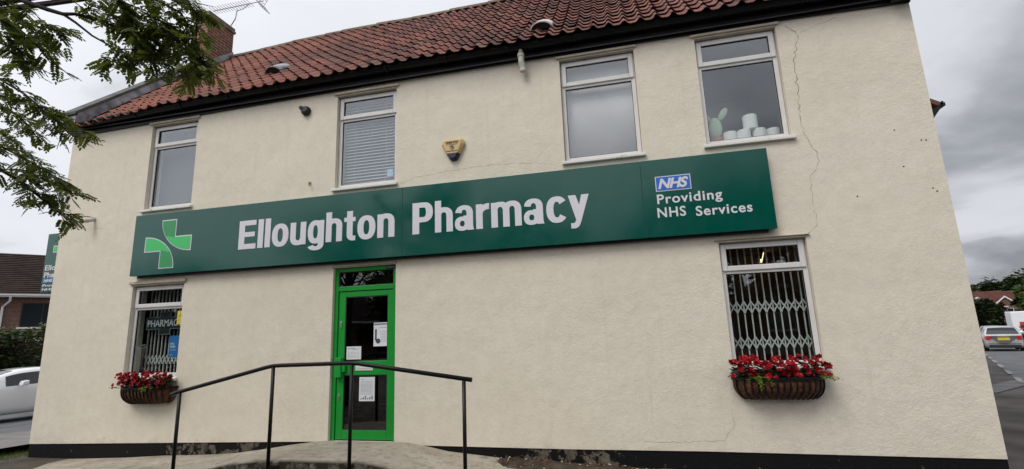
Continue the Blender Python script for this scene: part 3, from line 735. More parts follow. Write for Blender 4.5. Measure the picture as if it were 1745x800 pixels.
# ------------------------------------------------------------------ fascia sign
SY = -.12
SG = thing('shop_sign', 'long dark green fascia sign with white shop name above the door', 'shop sign', (-3, 0, 2.76))
sx = [-7.78,-3.013,.289,1.785]
for a, b in zip(sx, sx[1:]):
    mb = MB(); mb.box(a+.0012, b-.0012, SY, -.015, 2.762, 3.762); mb.build('panel', M['signg'], SG, bevel=.003)
mb = MB(); mb.box(-7.70,1.70,-.06,-.0,2.735,2.758); mb.build('batten', M['rubber'], SG)
ty = SY-.0045
mb = MB(); add_bold(mb, 'Elloughton', -5.735, -3.13, 3.05, 3.495, ty); mb.build('lettering', M['letter'], SG, fixn=False)
mb = MB(); add_bold(mb, 'Pharmacy', -2.855, -.385, 3.055, 3.505, ty); mb.build('lettering', M['letter'], SG, fixn=False)
mb = MB(); add_text(mb, 'Providing', .458, 1.222, 3.178, 3.300, ty, .018, ref='P', spacing=1.12); mb.build('lettering', M['letter'], SG, fixn=False)
mb = MB(); add_text(mb, 'NHS', .448, .785, 3.003, 3.128, ty, .018, ref='N', spacing=1.12); mb.build('lettering', M['letter'], SG, fixn=False)
mb = MB(); add_text(mb, 'Services', .90, 1.54, 2.985, 3.11, ty, .018, ref='S', spacing=1.12); mb.build('lettering', M['letter'], SG, fixn=False)
mb = MB(); mb.box(.455,.880,SY-.004,SY-.0005,3.338,3.533); BG = mb.build('badge', M['letter'], SG)
mb = MB(); mb.box(.465,.870,SY-.006,SY-.004,3.348,3.523); mb.build('badge_face', M['blue'], BG)
mb = MB(); add_text(mb, 'NHS', .485, .850, 3.368, 3.503, SY-.009, .035, shear=.28, spacing=.92); mb.build('lettering', M['letter'], BG, fixn=False)
# pharmacy cross of two interlocking shapes
def petal(cx, cz, sgn, inset=0.0, part='all', h=.39, w=.145):
    """upper right half of the cross; sgn=-1 gives its half turn"""
    i = inset; P = []
    tl = (-.150+i, .395-i); tr = (.140-i, .395-i); inn = (.140-i, .115-i); rt = (.455-i, .115-i); rb = (.455-i, -.135+i)
    n = 14; arc = []
    for k in range(n+1):   # from right bottom back to top left, bulging towards the centre
        t = math.pi/2*k/n
        ex, ez = .455-i-(-.150+i), .395-i-(-.135+i)
        arc.append((rb[0]-ex*math.sin(t)**1.0, tl[1]-ez*math.cos(t)))
    P = [tr, inn, rt] + arc
    return [(cx+sgn*p[0], cz+sgn*p[1]) for p in P]
def tri_poly(mb, P, y, th):
    mb.prism([(x, y, z) for x, z in P], (0, th, 0))
ca = [(-7.075, 3.245, 1), (-7.075, 3.245, -1)]
for cx, cz, sg in ca:
    mb = MB(); tri_poly(mb, petal(cx, cz, sg), SY-.003, .0026); CR = mb.build('cross_outline', M['letter'], SG)
    mb = MB(); tri_poly(mb, petal(cx, cz, sg, .016), SY-.0055, .0024); mb.build('cross_face', M['lgreen'], CR)
    # darker arm
    P = petal(cx, cz, sg, .016); mx = lambda p: ((p[0]-cx)*sg, (p[1]-cz)*sg)
    D_ = [p for p in P[3:] if mx(p)[1] > .10]
    dk = [P[0], P[1]] + [(cx+sg*.05, cz+sg*.115), (cx-sg*.03, cz+sg*.135)] + D_
    mb = MB(); tri_poly(mb, dk, SY-.0075, .0018); mb.build('cross_arm', M['dgreen'], CR)

# projecting sign on the gable
PS = thing('projecting_sign', 'green projecting sign with pharmacy cross on the left gable wall', 'sign', (-9.95, .3, 2.66))
mb = MB(); mb.box(-10.265,-9.66,.27,.33,2.66,3.735); mb.build('panel', M['signg'], PS, bevel=.004)
mb = MB(); mb.box(-9.66,-9.575,.285,.315,2.8,2.84); mb.build('bracket', M['blackmetal'], PS)
mb = MB(); mb.box(-9.66,-9.575,.285,.315,3.55,3.59); mb.build('bracket', M['blackmetal'], PS)
mb = MB()
def fit_petals(mb1, mb2, cx, cz, s, y):
    for sg in (1,-1):
        A = [(cx+(x)*s/1.34, cz+(z)*s) for x, z in petal(0,0,sg)]; B = [(cx+x*s/1.34, cz+z*s) for x, z in petal(0,0,sg,.03)]
        tri_poly(mb1, A, y-.003, .0026); tri_poly(mb2, B, y-.0055, .0024)
m2 = MB(); fit_petals(mb, m2, -9.96, 3.44, .52, .27)
c_ = mb.build('cross_outline', M['letter'], PS); m2.build('cross_face', M['lgreen'], c_)
mb = MB()
add_text(mb, 'Elloughton', -10.235, -9.69, 3.06, 3.155, .2655, .02, ref='E'); add_text(mb, 'Pharmacy', -10.235, -9.74, 2.93, 3.025, .2655, .02, ref='P')
add_text(mb, 'Providing', -10.235, -9.86, 2.765, 2.81, .2655, .02, ref='P'); add_text(mb, 'NHS Services', -10.235, -9.70, 2.695, 2.74, .2655, .02, ref='N')
mb.build('lettering', M['letter'], PS, fixn=False)
mb = MB(); mb.box(-10.235,-10.06,.266,.2695,2.835,2.91); b_ = mb.build('badge', M['blue'], PS); mb = MB(); add_text(mb, 'NHS', -10.225, -10.07, 2.845, 2.90, .2615, .03, shear=.28); mb.build('lettering', M['letter'], b_, fixn=False)

PS.scale = (1.372, 1, 1.026); PS.location = (-10.058, .45, 2.672)
# ------------------------------------------------------------------ fixtures on the wall
AL = thing('alarm_box', 'tan shield shaped burglar alarm box with dark blue base', 'alarm box', (-2.27, 0, 4.27))
out = [(-2.44,4.345),(-2.425,4.40),(-2.40,4.425),(-2.13,4.425),(-2.105,4.40),(-2.095,4.34),(-2.17,4.20),(-2.365,4.20)]
inn = [(-2.405,4.345),(-2.395,4.385),(-2.38,4.395),(-2.16,4.395),(-2.145,4.385),(-2.14,4.345),(-2.195,4.205),(-2.345,4.205)]
mb = MB(); n = 8; mb.add([(x,-.0,z) for x,z in out]+[(x,-.045,z) for x,z in out]+[(x,-.08,z) for x,z in inn], [(i,(i+1)%n,n+(i+1)%n,n+i) for i in range(n)]); mb.mi = 0
mb.add([(x,-.08,z) for x,z in inn], [tuple(range(n))]); mb.mi = 0
nn = [(n*1+i) for i in range(n)]
mb.add([(x,-.045,z) for x,z in out]+[(x,-.08,z) for x,z in inn], [(i,(i+1)%n,n+(i+1)%n,n+i) for i in range(n)])
for f in range(len(mb.f)):
    pass
mb.build('cover', M['tan'], AL, bevel=.004)
lo_o = [(-2.365,4.20),(-2.17,4.20),(-2.215,4.125),(-2.245,4.11),(-2.29,4.11),(-2.32,4.125)]; lo_i = [(-2.345,4.203),(-2.195,4.203),(-2.228,4.14),(-2.25,4.13),(-2.285,4.13),(-2.307,4.14)]
n = 6; mb = MB(); mb.add([(x,0,z) for x,z in lo_o]+[(x,-.045,z) for x,z in lo_o]+[(x,-.079,z) for x,z in lo_i], [(i,(i+1)%n,n+(i+1)%n,n+i) for i in range(n)]+[(n+i,n+(i+1)%n,2*n+(i+1)%n,2*n+i) for i in range(n)]+[tuple(range(2*n,3*n))])
mb.build('strobe_lens', M['navy'], AL, bevel=.003)
mb = MB(); add_text(mb, 'CRIME STOP', -2.365, -2.175, 4.350, 4.380, -.0845, .02, thick=.003)
for k in range(9): mb.box(-2.355+k*.019,-2.341+k*.019,-.083,-.0805,4.330,4.337)
for k in range(16):
    a0, a1 = 2*math.pi*k/16, 2*math.pi*(k+1)/16; c = (-2.27,4.288)
    mb.poly([(c[0]+.034*math.cos(a0),-.083,c[1]+.034*math.sin(a0)),(c[0]+.034*math.cos(a1),-.083,c[1]+.034*math.sin(a1)),(c[0]+.027*math.cos(a1),-.083,c[1]+.027*math.sin(a1)),(c[0]+.027*math.cos(a0),-.083,c[1]+.027*math.sin(a0))])
mb.poly([(-2.292,-.083,4.306),(-2.287,-.083,4.311),(-2.247,-.083,4.270),(-2.252,-.083,4.265)]); mb.box(-2.280,-2.262,-.083,-.0805,4.288,4.306); mb.box(-2.270,-2.254,-.083,-.0805,4.272,4.292)
for k in range(9): mb.box(-2.355+k*.019,-2.341+k*.019,-.083,-.0805,4.228,4.241)
mb.build('lettering', M['ink'], AL, fixn=False)

VT = thing('wall_sounder', 'black domed bell fitting with small spout high on the wall', 'wall fitting', (-4.76, 0, 5.24))
mb = MB(); mb.lathe((-4.735,0,5.228), [(.075,0),(.078,.03),(.070,.055),(.045,.075),(.0,.082)], 20, 'y'); mb.build('dome', M['rubber'], VT, smooth=True)
mb = MB(); mb.tube([(-4.76,-.03,5.245),(-4.80,-.05,5.275),(-4.825,-.06,5.295)], [.045,.036,.026], 10); mb.build('spout', M['rubber'], VT, smooth=True)

CM = thing('security_camera', 'small black and grey camera on the wall by the left corner', 'camera', (-8.85, 0, 3.78))
mb = MB(); mb.disc((-8.83,0,3.83), .035, 'y', 14, -.03); mb.tube([(-8.83,-.03,3.83),(-8.84,-.07,3.81)], .014, 8); mb.build('mount', M['pipe'], CM)
mb = MB(); mb.tube([(-8.815,-.05,3.80),(-8.855,-.17,3.765)], [.032,.038], 14); mb.build('housing', M['pipe'], CM, smooth=False, bevel=.003)
mb = MB(); mb.tube([(-8.855,-.17,3.765),(-8.862,-.195,3.757)], [.043,.045], 14); mb.build('lens', M['rubber'], CM)

HK = thing('wall_hook', 'tiny rusty hook left in the render above the sign', 'hook', (-4.6, 0, 4.0))
mb = MB(); mb.tube([(-4.61,0,4.02),(-4.61,-.05,4.02),(-4.60,-.055,3.985),(-4.585,-.05,3.96)], .008, 6); mb.box(-4.635,-4.60,-.006,0,4.005,4.05); mb.build('hook', M['olive'], HK)

# ------------------------------------------------------------------ grilles behind the shop windows
def grille(label, x0, x1, z0, z1, y, n, bands, gap=.0):
    G = thing('window_grille', label, 'grille', ((x0+x1)/2, y, z0), 0, 'folding security grilles behind the shop windows')
    st = (x1-x0)/(n-1); b0 = None
    mb = MB(); mb.box(-.0075,.0075,-.01,.01,0,z1-z0); 
    for i in range(n):
        x = x0+i*st
        if b0 is None: b0 = mb.build('bar', M['grille'], G, local=True, bevel=.003); b = b0
        else: b = b0.copy(); COL.objects.link(b)
        b.location = (x-(x0+x1)/2, 0, 0)
    for (za, zb) in bands:
        mb = MB()
        for i in range(n-1):
            xa, xb = x0+i*st, x0+(i+1)*st; zm = (za+zb)/2
            for s in (0, 1):
                P = [(xa+.004, za), (xa+.012, za+(zb-za)*.18), ((xa+xb)/2, zm), (xb-.012, zb-(zb-za)*.18), (xb-.004, zb)]
                if s: P = [(xa+xb-p[0], p[1]) for p in P]
                for p, q in zip(P, P[1:]): mb.bar((p[0], y-.016-.005*s, p[1]), (q[0], y-.016-.005*s, q[1]), .006, .015, (0,0,1)) if abs(q[0]-p[0]) > 1e-6 else None
        mb.build('lattice', M['grille'], G)
    mb = MB(); mb.box(x0-.05, x1+.05, y-.02, y+.02, z0-.03, z0); mb.build('track', M['grille'], G)
    return G
grille('folding lattice grille spread behind the right shop window above red flowers', 1.23, 2.14, 1.14, 2.72, .30, 12, [(1.80,1.94),(1.37,1.51)])
grille('folding lattice grille bunched behind the left shop window under the glass sign', -7.765, -7.10, 1.14, 2.62, .30, 10, [(1.36,1.50)])
# glass pharmacy sign in the left shop window
NS = thing('hanging_sign', 'dark cross shaped pharmacy sign with pale outline inside left window', 'sign', (-7.3, .2, 2.0))
xc, zc = -7.335, 2.01
P = [(-.13,.19),(.13,.19),(.13,.105),(.43,.105),(.43,-.105),(.13,-.105),(.13,-.19),(-.13,-.19),(-.13,-.105),(-.385,-.105),(-.385,.105),(-.13,.105)]
mb = MB(); mb.prism([(xc+x,.20,zc+z) for x,z in P], (0,.02,0)); mb.build('board', mat('blackish_green_board', (.010,.022,.020), .3), NS)
mb = MB(); Q = [(x*(1-.02/abs(x)) if abs(x) > .02 else x, z-.012*(1 if z > 0 else -1)) for x, z in P]
for i in range(len(Q)):
    a, b = Q[i], Q[(i+1) % len(Q)]
    mb.bar((xc+a[0],.198,zc+a[1]), (xc+b[0],.198,zc+b[1]), .005, .006, (0,1,0))
mb.build('outline', mat('pale_teal_tube', (.30,.42,.40), .4), NS)
mb = MB(); add_text(mb, 'PHARMACY', xc-.345, xc+.345, zc-.055, zc+.055, .194, .008, thick=.005); mb.build('lettering', M['letter'], NS, fixn=False)
for q in (-.2,.2): mb = MB(); mb.tube([(xc+q,.21,zc+.1),(xc+q,.21,2.62)], .002, 4); mb.build('wire', M['chrome'], NS)
BP = thing('window_poster', 'blue poster with pale lettering stuck inside the left window', 'poster', (-7.0,.11,1.63))
mb = MB(); mb.box(-7.115,-6.87,.112,.115,1.47,1.80); mb.build('sheet', M['poster'], BP)
mb = MB(); rr = random.Random(2)
for k, (zz_, hh, a, b) in enumerate([(1.66,.03,-7.09,-7.02),(1.615,.03,-7.09,-6.99),(1.57,.012,-7.09,-6.97),(1.50,.01,-7.09,-7.03)]): mb.box(a,b,.109,.1115,zz_,zz_+hh)
mb.build('print', mat('pale_blue_print', (.45,.62,.75), .6), BP)
YS = thing('window_sticker', 'yellow warning sticker in the top right corner of the left window', 'sticker', (-6.93,.09,2.08))
mb = MB(); mb.box(-6.985,-6.875,.0885,.0905,1.975,2.185); mb.build('sheet', M['yellow'], YS)
mb = MB(); mb.prism([(-6.965,.087,2.09),(-6.895,.087,2.09),(-6.93,.087,2.155)], (0,.0012,0)); [mb.box(-6.97,-6.90,.087,.0882,z_,z_+.008) for z_ in (2.05,2.03,2.0)]; mb.build('print', mat('grey_warning_print', (.35,.33,.08), .6), YS)
LT = thing('ceiling_lamp', 'lit warm tube lamp hanging inside the right shop window', 'lamp', (2.2, 1.9, 2.70))
mb = MB(); mb.bar((2.02,1.75,2.585),(2.17,2.15,2.79),.035,.035); mb.build('tube', M['lamp'], LT)
mb = MB(); mb.bar((2.0,1.75,2.63),(2.15,2.15,2.835),.08,.02); mb.build('fitting', M['grille'], LT)

# ------------------------------------------------------------------ things in the upper windows
VB = thing('venetian_blind', 'closed white slatted blind filling the second upper window', 'blind', (-3.685,.17,3.9))
mb = MB(); z = 3.95
while z < 5.36: mb.bar((-4.14,.175,z),(-3.23,.175,z),.052,.003,(0,-.8,1)); z += .050
mb.build('slats', M['blind'], VB)
mb = MB(); mb.box(-4.15,-3.22,.155,.195,5.36,5.395); mb.tube([(-3.95,.15,5.36),(-3.95,.15,3.95)],.002,4); mb.tube([(-3.42,.15,5.36),(-3.42,.15,3.95)],.002,4); mb.build('head_rail', M['blind'], VB)
SF = thing('window_sticker', 'pale blue snowflake sticker low on the slatted blind window', 'sticker', (-3.31,.09,4.06))
mb = MB(); mb.box(-3.37,-3.27,.093,.096,4.03,4.14); mb.build('sheet', mat('pale_blue_vinyl', (.32,.52,.68), .4), SF)
mb = MB(); [mb.bar((-3.32-.03*math.cos(t),.0915,4.085-.03*math.sin(t)),(-3.32+.03*math.cos(t),.0915,4.085+.03*math.sin(t)),.012,.002,(0,1,0)) for t in (0,1.05,2.1)]; mb.build('print', M['letter'], SF)
CT = thing('window_curtain', 'plain pale mauve curtain drawn across the third upper window', 'curtain', (-.17,.2,3.9))
mb = MB(); n = 60; v = []
for i in range(n+1):
    x = -.66+.98*i/n; yy_ = .21+.0012*math.sin(i*.4)
    v += [(x,yy_,3.93),(x,yy_,5.415)]
mb.add(v, [(2*i,2*i+2,2*i+3,2*i+1) for i in range(n)]); o = mb.build('cloth', M['curtain'], CT, smooth=True); o.modifiers.new('thick','SOLIDIFY').thickness = .003
mb = MB(); mb.tube([(-.67,.20,5.41),(.335,.20,5.41)], .008, 8); mb.build('rail', M['upvc'], CT)
CT2 = thing('window_curtain', 'grey roller shade lowered behind the leftmost upper window', 'shade', (-7.3,.3,3.9))
mb = MB(); mb.box(-7.79,-6.83,.245,.25,3.91,5.39); mb.build('cloth', mat('grey_shade_cloth', (.075,.082,.09), .9), CT2)
mb = MB(); mb.box(-7.79,-6.83,.225,.244,5.35,5.395); mb.build('rail', M['upvc'], CT2)
rolls = [(1.32,.06,4.0,'white paper roll at the left end of the bottom row'),(1.50,0,4.0,'white paper roll second along the bottom row'),(1.665,.03,4.0,'white paper roll third along the bottom row, half under the top roll'),(1.86,.05,4.0,'white paper roll lying at the right end of the sill'),(1.675,.0,4.105,'single white paper roll standing on top of the others')]
# the loaded window board
mb = MB(); mb.box(1.136,2.124,.20,.40,3.955,3.992); tag(mb.build('window_board', M['upvc'], None, bevel=.004), 'white inner window board carrying paper rolls behind the rightmost upper window', 'shelf')
for i, (x, dy_, z_, lab) in enumerate([(1.49,.0,3.993,'white paper roll at the left end of the row on the window board'),(1.655,-.02,3.993,'white paper roll in the middle of the row on the window board'),(1.845,.0,3.993,'white paper roll at the right of the row on the window board'),(2.02,.05,3.993,'white paper roll half hidden at the right edge of the upper window'),(1.752,.0,4.160,'tall white paper roll standing on top of the row')]):
    T_ = thing('paper_roll', lab, 'paper roll', (x, .29+dy_, z_), 0, 'paper rolls in the window')
    h = .165 if i < 4 else .20; r_ = .083 if i < 4 else .088
    mb = MB(); mb.lathe((x,.29+dy_,z_), [(.022,.001),(r_-.006,.0),(r_,.008),(r_,h-.008),(r_-.006,h),(.022,h)], 22); mb.build('tissue', M['tissue'], T_, smooth=False, bevel=.004)
    mb = MB(); mb.lathe((x,.29+dy_,z_), [(.021,h+.001),(.021,h-.02)], 12); mb.build('core', M['capc'], T_)
CA = thing('cactus_ornament', 'pale green cactus ornament with two ear lobes in the window corner', 'ornament', (1.31,.30,3.99))
mb = MB(); mb.lathe((1.325,.30,3.99), [(.062,0),(.075,.11),(.08,.115),(.07,.12),(.0,.12)], 16); mb.build('pot', M['pot'], CA)
mb = MB()
def lobe(mb, c, w, h, th, rot):
    n = 20; v = []; 
    for i in range(7):
        p = math.pi*i/6
        for j in range(n):
            t = 2*math.pi*j/n; x = math.sin(p)*math.cos(t)*w; y = math.cos(p)*th; z = math.sin(p)*math.sin(t)*h+h
            xr = x*math.cos(rot)+z*math.sin(rot); zr = -x*math.sin(rot)+z*math.cos(rot); v.append((c[0]+xr,c[1]+y,c[2]+zr))
    mb.add(v, [(i*n+j,i*n+(j+1)%n,(i+1)*n+(j+1)%n,(i+1)*n+j) for i in range(6) for j in range(n)])
lobe(mb, (1.325,.30,4.09), .085, .155, .035, 0); lobe(mb, (1.385,.30,4.35), .045, .10, .02, .55); lobe(mb, (1.27,.30,4.36), .035, .07, .02, -.7); mb.build('stem', M['cactus'], CA, smooth=True)

# ------------------------------------------------------------------ notices on the door
def notice(label, x0, x1, z0, z1, y, seed, style):
    N = thing('door_notice', label, 'notice', ((x0+x1)/2, y, (z0+z1)/2))
    mb = MB(); mb.box(x0, x1, y, y+.002, z0, z1); mb.build('sheet', M['paper'], N)
    rr = random.Random(seed); mb = MB(); w, h = x1-x0, z1-z0; yy_ = y-.0012
    def ln(a, b, z, t): 
        x = a
        while x < b-.004:
            l = min(rr.uniform(.008,.022), b-x); mb.box(x, x+l, yy_, y-.0002, z, z+t); x += l+.005
    if style == 'poster':
        ln(x0+.03*w, x1-.05*w, z1-.10*h, .020); ln(x0+.45*w, x1-.06*w, z1-.22*h, .006)
        mb.disc((x0+.32*w, yy_, z0+.22*h), .16*w, 'y', 18, .001); mb.prism([(x0+.10*w,yy_,z0+.25*h),(x0+.22*w,yy_,z0+.25*h),(x0+.22*w,yy_,z0+.72*h),(x0+.10*w,yy_,z0+.72*h)], (0,.001,0))
        for k in range(7): ln(x0+.48*w, x1-.06*w, z0+(.2+.07*k)*h, .004)
    elif style == 'hours':
        ln(x0+.08*w, x0+.6*w, z1-.18*h, .008); ln(x0+.4*w, x1-.2*w, z1-.25*h, .004)
        for c in range(4):
            for k in range(5): ln(x0+(.1+.22*c)*w, x0+(.22+.22*c)*w, z0+(.12+.1*k)*h, .004)
    else:
        ln(x0+.1*w, x0+.3*w, z1-.1*h, .008)
        for k in range(11): ln(x0+.1*w, x1-.12*w, z0+(.28+.052*k)*h, .004)
        for k in range(6): mb.box(x0+(.1+.14*k)*w, x0+(.19+.14*k)*w, yy_, y-.0002, z0+.07*h, z0+(.12+.05*(k % 3))*h)
    mb.build('print', M['greyink'] if style != 'poster' else M['ink'], N)
notice('white poster with dark round picture in the upper door pane', -3.535, -3.315, 1.54, 1.868, .077, 1, 'poster')
notice('white timetable sheet low in the left of the upper door pane', -3.955, -3.725, 1.368, 1.548, .077, 2, 'hours')
notice('tall white notice in the lower door pane', -3.742, -3.505, .803, 1.125, .077, 3, 'list')

# ------------------------------------------------------------------ wall baskets with begonias
PETAL = None
def blossom_mesh():
    mb = MB(); rr = random.Random(1)
    for k in range(6):
        a = k*1.05+.2; e = Vector((math.cos(a), math.sin(a), 0)); f = Vector((-math.sin(a), math.cos(a), 0)); l, w = .024, .013
        mb.add([Vector((0,0,.002)), e*l*.55+f*w+Vector((0,0,.007)), e*l+Vector((0,0,.014)), e*l*.55-f*w+Vector((0,0,.007))], [(0,1,2,3)])
    for k in range(4):
        a = k*1.57; e = Vector((math.cos(a), math.sin(a), 0)); f = Vector((-math.sin(a), math.cos(a), 0)); l, w = .014, .008
        mb.add([Vector((0,0,.006)), e*l*.55+f*w+Vector((0,0,.014)), e*l+Vector((0,0,.022)), e*l*.55-f*w+Vector((0,0,.014))], [(0,1,2,3)])
    return mb
def leafy(mb, p, d, L, w, fold=.25):
    d = Vector(d).normalized(); s = d.cross(Vector((0,0,1)))
    s = s.normalized() if s.length > .01 else Vector((1,0,0)); u = s.cross(d); p = Vector(p)
    v = [p, p+d*L*.35+s*w+u*w*fold, p+d*L*.75+s*w*.7+u*w*fold*.6, p+d*L, p+d*L*.75-s*w*.7+u*w*fold*.6, p+d*L*.35-s*w+u*w*fold, p+d*L*.5]
    mb.add(v, [(0,1,6),(1,2,6),(2,3,6),(3,4,6),(4,5,6),(5,0,6)])
def basket(xc, ztop, label, where, seed, trails):
    rr = random.Random(seed); B = thing('wall_basket', label, 'flower basket', (xc, 0, ztop-.23))
    hw, dp, ht = .475, .24, .235
    def pt(u, t, g=0.0):
        w_ = (hw+g)*(1-.20*t**4); d_ = (dp+g)*math.sqrt(max(0, 1-(t*.93)**2.4)); a = max(-1, min(1, u))
        return (xc+w_*a, -.015-d_*(1-abs(a)**5), ztop-ht*t)
    mb = MB(); nu, nt = 36, 8
    v = [pt(-1+2*i/nu, j/nt) for j in range(nt+1) for i in range(nu+1)]
    v = [(x+rr.uniform(-.006,.006), y+rr.uniform(-.01,.006), z+rr.uniform(-.004,.004)) for x, y, z in v]
    mb.add(v, [(j*(nu+1)+i, j*(nu+1)+i+1, (j+1)*(nu+1)+i+1, (j+1)*(nu+1)+i) for j in range(nt) for i in range(nu)])
    mb.build('coir_liner', M['coir'], B, smooth=True)
    mb = MB(); mb.add([pt(-1+2*i/nu, .08) for i in range(nu+1)]+[(xc-hw,-.01,ztop-.02),(xc+hw,-.01,ztop-.02)], [tuple(range(nu+1))+(nu+2,nu+1)]); mb.build('compost', M['soil'], B)
    nb = 15; mb = MB()
    for k in range(nb):
        u = -.93+1.86*k/(nb-1); mb.tube([pt(u, t/8, .010) for t in range(9)], .0085, 6)
    mb.build('uprights', M['blackmetal'], B)
    mb = MB(); P = [pt(-1+2*i/28, .0, .012) for i in range(29)]; P2 = [(p[0],p[1],p[2]-.03) for p in P]
    for q in (P,): 
        for a, b in zip(q, q[1:]): mb.bar(a, b, .008, .034)
    mb.build('rim', M['blackmetal'], B)
    mb = MB(); mb.box(xc-hw-.01, xc+hw+.01, -.012, -.001, ztop-.015, ztop+.01); mb.build('back_rail', M['blackmetal'], B)
    base = None; n = 8
    for k in range(n):
        px = xc-.43+.86*k/(n-1); py = -.13+rr.uniform(-.03,.02)
        G = thing('red_begonia', 'red flowering begonia in the full basket '+where, 'flowering plant', (px, py, ztop-.02), 0, 'begonias in the basket '+where)
        mb = MB()
        for i in range(46):
            a = rr.uniform(0,6.28); el = rr.uniform(-.1,1.1); r0 = rr.uniform(.0,.06); z_ = ztop+rr.uniform(-.01,.15)
            mb.attr = rr.random(); leafy(mb, (px+math.cos(a)*r0, py+math.sin(a)*r0*.8, z_), (math.cos(a), math.sin(a), el-.35), rr.uniform(.05,.085), rr.uniform(.022,.034))
        mb.build('foliage', M['begleaf'], G, attr='tint', fixn=False)
        nbm = rr.randint(12, 15)
        for i in range(nbm):
            tx = rr.uniform(-.075,.075); tz = .03+.20*rr.random()**.9; ty_ = -rr.uniform(.02,.11)*(1.15-tz*2.0)-.02
            if i % 4 == 0: ty_ = rr.uniform(-.02,.04); tz = rr.uniform(.15,.25)
            if base is None:
                global PETAL
                if PETAL is None:
                    PETAL = blossom_mesh().build('blossom', M['red'], G, local=True, fixn=False); b_ = PETAL
                else: b_ = PETAL.copy(); COL.objects.link(b_); b_.parent = G
                base = b_
            else: b_ = base.copy(); COL.objects.link(b_); b_.parent = G
            b_.location = (tx, ty_, tz); b_.rotation_euler = (R(rr.uniform(20,85)), rr.uniform(-.5,.5), rr.uniform(-.9,.9)); s_ = rr.uniform(1.05,1.7); b_.scale = (s_,s_,s_)
    for (tx, L, lab, sp) in trails:
        G = thing('trailing_plant', lab, 'trailing plant', (xc+tx, -.26, ztop)); mb = MB()
        for s in range(sp):
            p = Vector((xc+tx+rr.uniform(-.07,.07), -.22, ztop+.02)); d = Vector((rr.uniform(-.5,.6), -.55, .35)); LL = L*rr.uniform(.4,1.0); k = int(LL/.014)
            for i in range(k):
                d += Vector((rr.uniform(-.12,.12), .06 if i > 4 else 0, -.14)); d.normalize(); p = p+d*.014
                if p.y > -.265 and p.z < ztop-.01: p.y = -.268
                for q in (0,1):
                    mb.attr = rr.random(); a = rr.uniform(0,6.28); leafy(mb, p, (math.cos(a), -.3+math.sin(a)*.6, rr.uniform(-.8,.3)), rr.uniform(.016,.034), rr.uniform(.006,.011))
        mb.build('foliage', M['trail'], G, attr='tint', fixn=False)
basket(1.585, 1.065, 'black iron hay rack basket lined with brown coir under the right window', 'below the right shop window', 21,
       [(-.27, .24, 'yellow green trailing plant hanging over the left of the right basket', 9), (.46, .13, 'wispy green trailing plant at the right end of the right basket', 8)])
basket(-7.22, 1.035, 'black iron hay rack basket lined with brown coir under the left window', 'below the left shop window', 34,
       [(.17, .16, 'yellow green trailing plant spilling from the left basket', 10), (-.47, .10, 'wispy green plant at the left end of the left basket', 5)])

# ------------------------------------------------------------------ handrail
HR = thing('handrail', 'black tubular handrail bent to follow the ramp to the door', 'handrail', (-3.6,-1.16,.2))
mb = MB(); P = [(-5.60,-1.16,1.062),(-5.50,-1.16,1.09),(-4.24,-1.16,1.366),(-4.15,-1.16,1.380),(-4.05,-1.16,1.384),(-3.14,-1.16,1.393),(-3.03,-1.16,1.385),(-1.685,-1.16,1.19)]
mb.tube(P, .024, 12); mb.build('top_rail', M['blackmetal'], HR, smooth=True)
for x, zt, zb in ((-5.47,1.085,-.05),(-4.15,1.37,.1),(-3.115,1.382,.1),(-1.775,1.19,-.05)):
    mb = MB(); mb.tube([(x,-1.16,zb),(x,-1.16,zt)], .021, 12); mb.build('post', M['blackmetal'], HR, smooth=True)
mb = MB(); mb.box(-4.13,-4.02,-1.175,-1.14,.255,.275); mb.build('fixing_lug', M['blackmetal'], HR)

# ------------------------------------------------------------------ television aerial on the chimney
TV = thing('tv_aerial', 'metal television aerial on a cranked mast beside the brick chimney', 'aerial', (-9.40,3.02,9.48))
mb = MB(); mb.tube([(-9.35,3.03,9.30),(-9.40,3.03,9.62),(-9.26,3.03,9.82),(-9.23,3.03,10.07)], .013, 8); mb.build('mast', M['alu'], TV)
b0, b1 = Vector((-9.98,3.03,10.185)), Vector((-8.44,3.03,10.17)); mb = MB(); mb.bar(b0, b1, .016, .016); mb.tube([(-9.23,3.03,10.03),(-9.05,3.03,10.06),(-8.86,3.03,10.17)], .009, 6); mb.build('boom', M['alu'], TV)
mb = MB()
for k in range(15):
    p = b0+(b1-b0)*(k/19); mb.tube([p+Vector((0,-.14,.012)), p+Vector((0,.14,.012))], .006, 5)
mb.build('directors', M['alu'], TV)
mb = MB(); c = b1-Vector((.12,0,0))
for sg in (1,-1):
    o_ = c+Vector((0,0,.02*sg)); e = Vector((.30,0,.42*sg))*.62
    for y_ in (-.17,0,.17): mb.tube([o_+Vector((0,y_,0)), o_+e+Vector((0,y_,0))], .006, 5)
    for t in (.05,.35,.68,1.0): mb.tube([o_+e*t+Vector((0,-.17,0)), o_+e*t+Vector((0,.17,0))], .006, 5)
mb.build('reflector', M['alu'], TV)
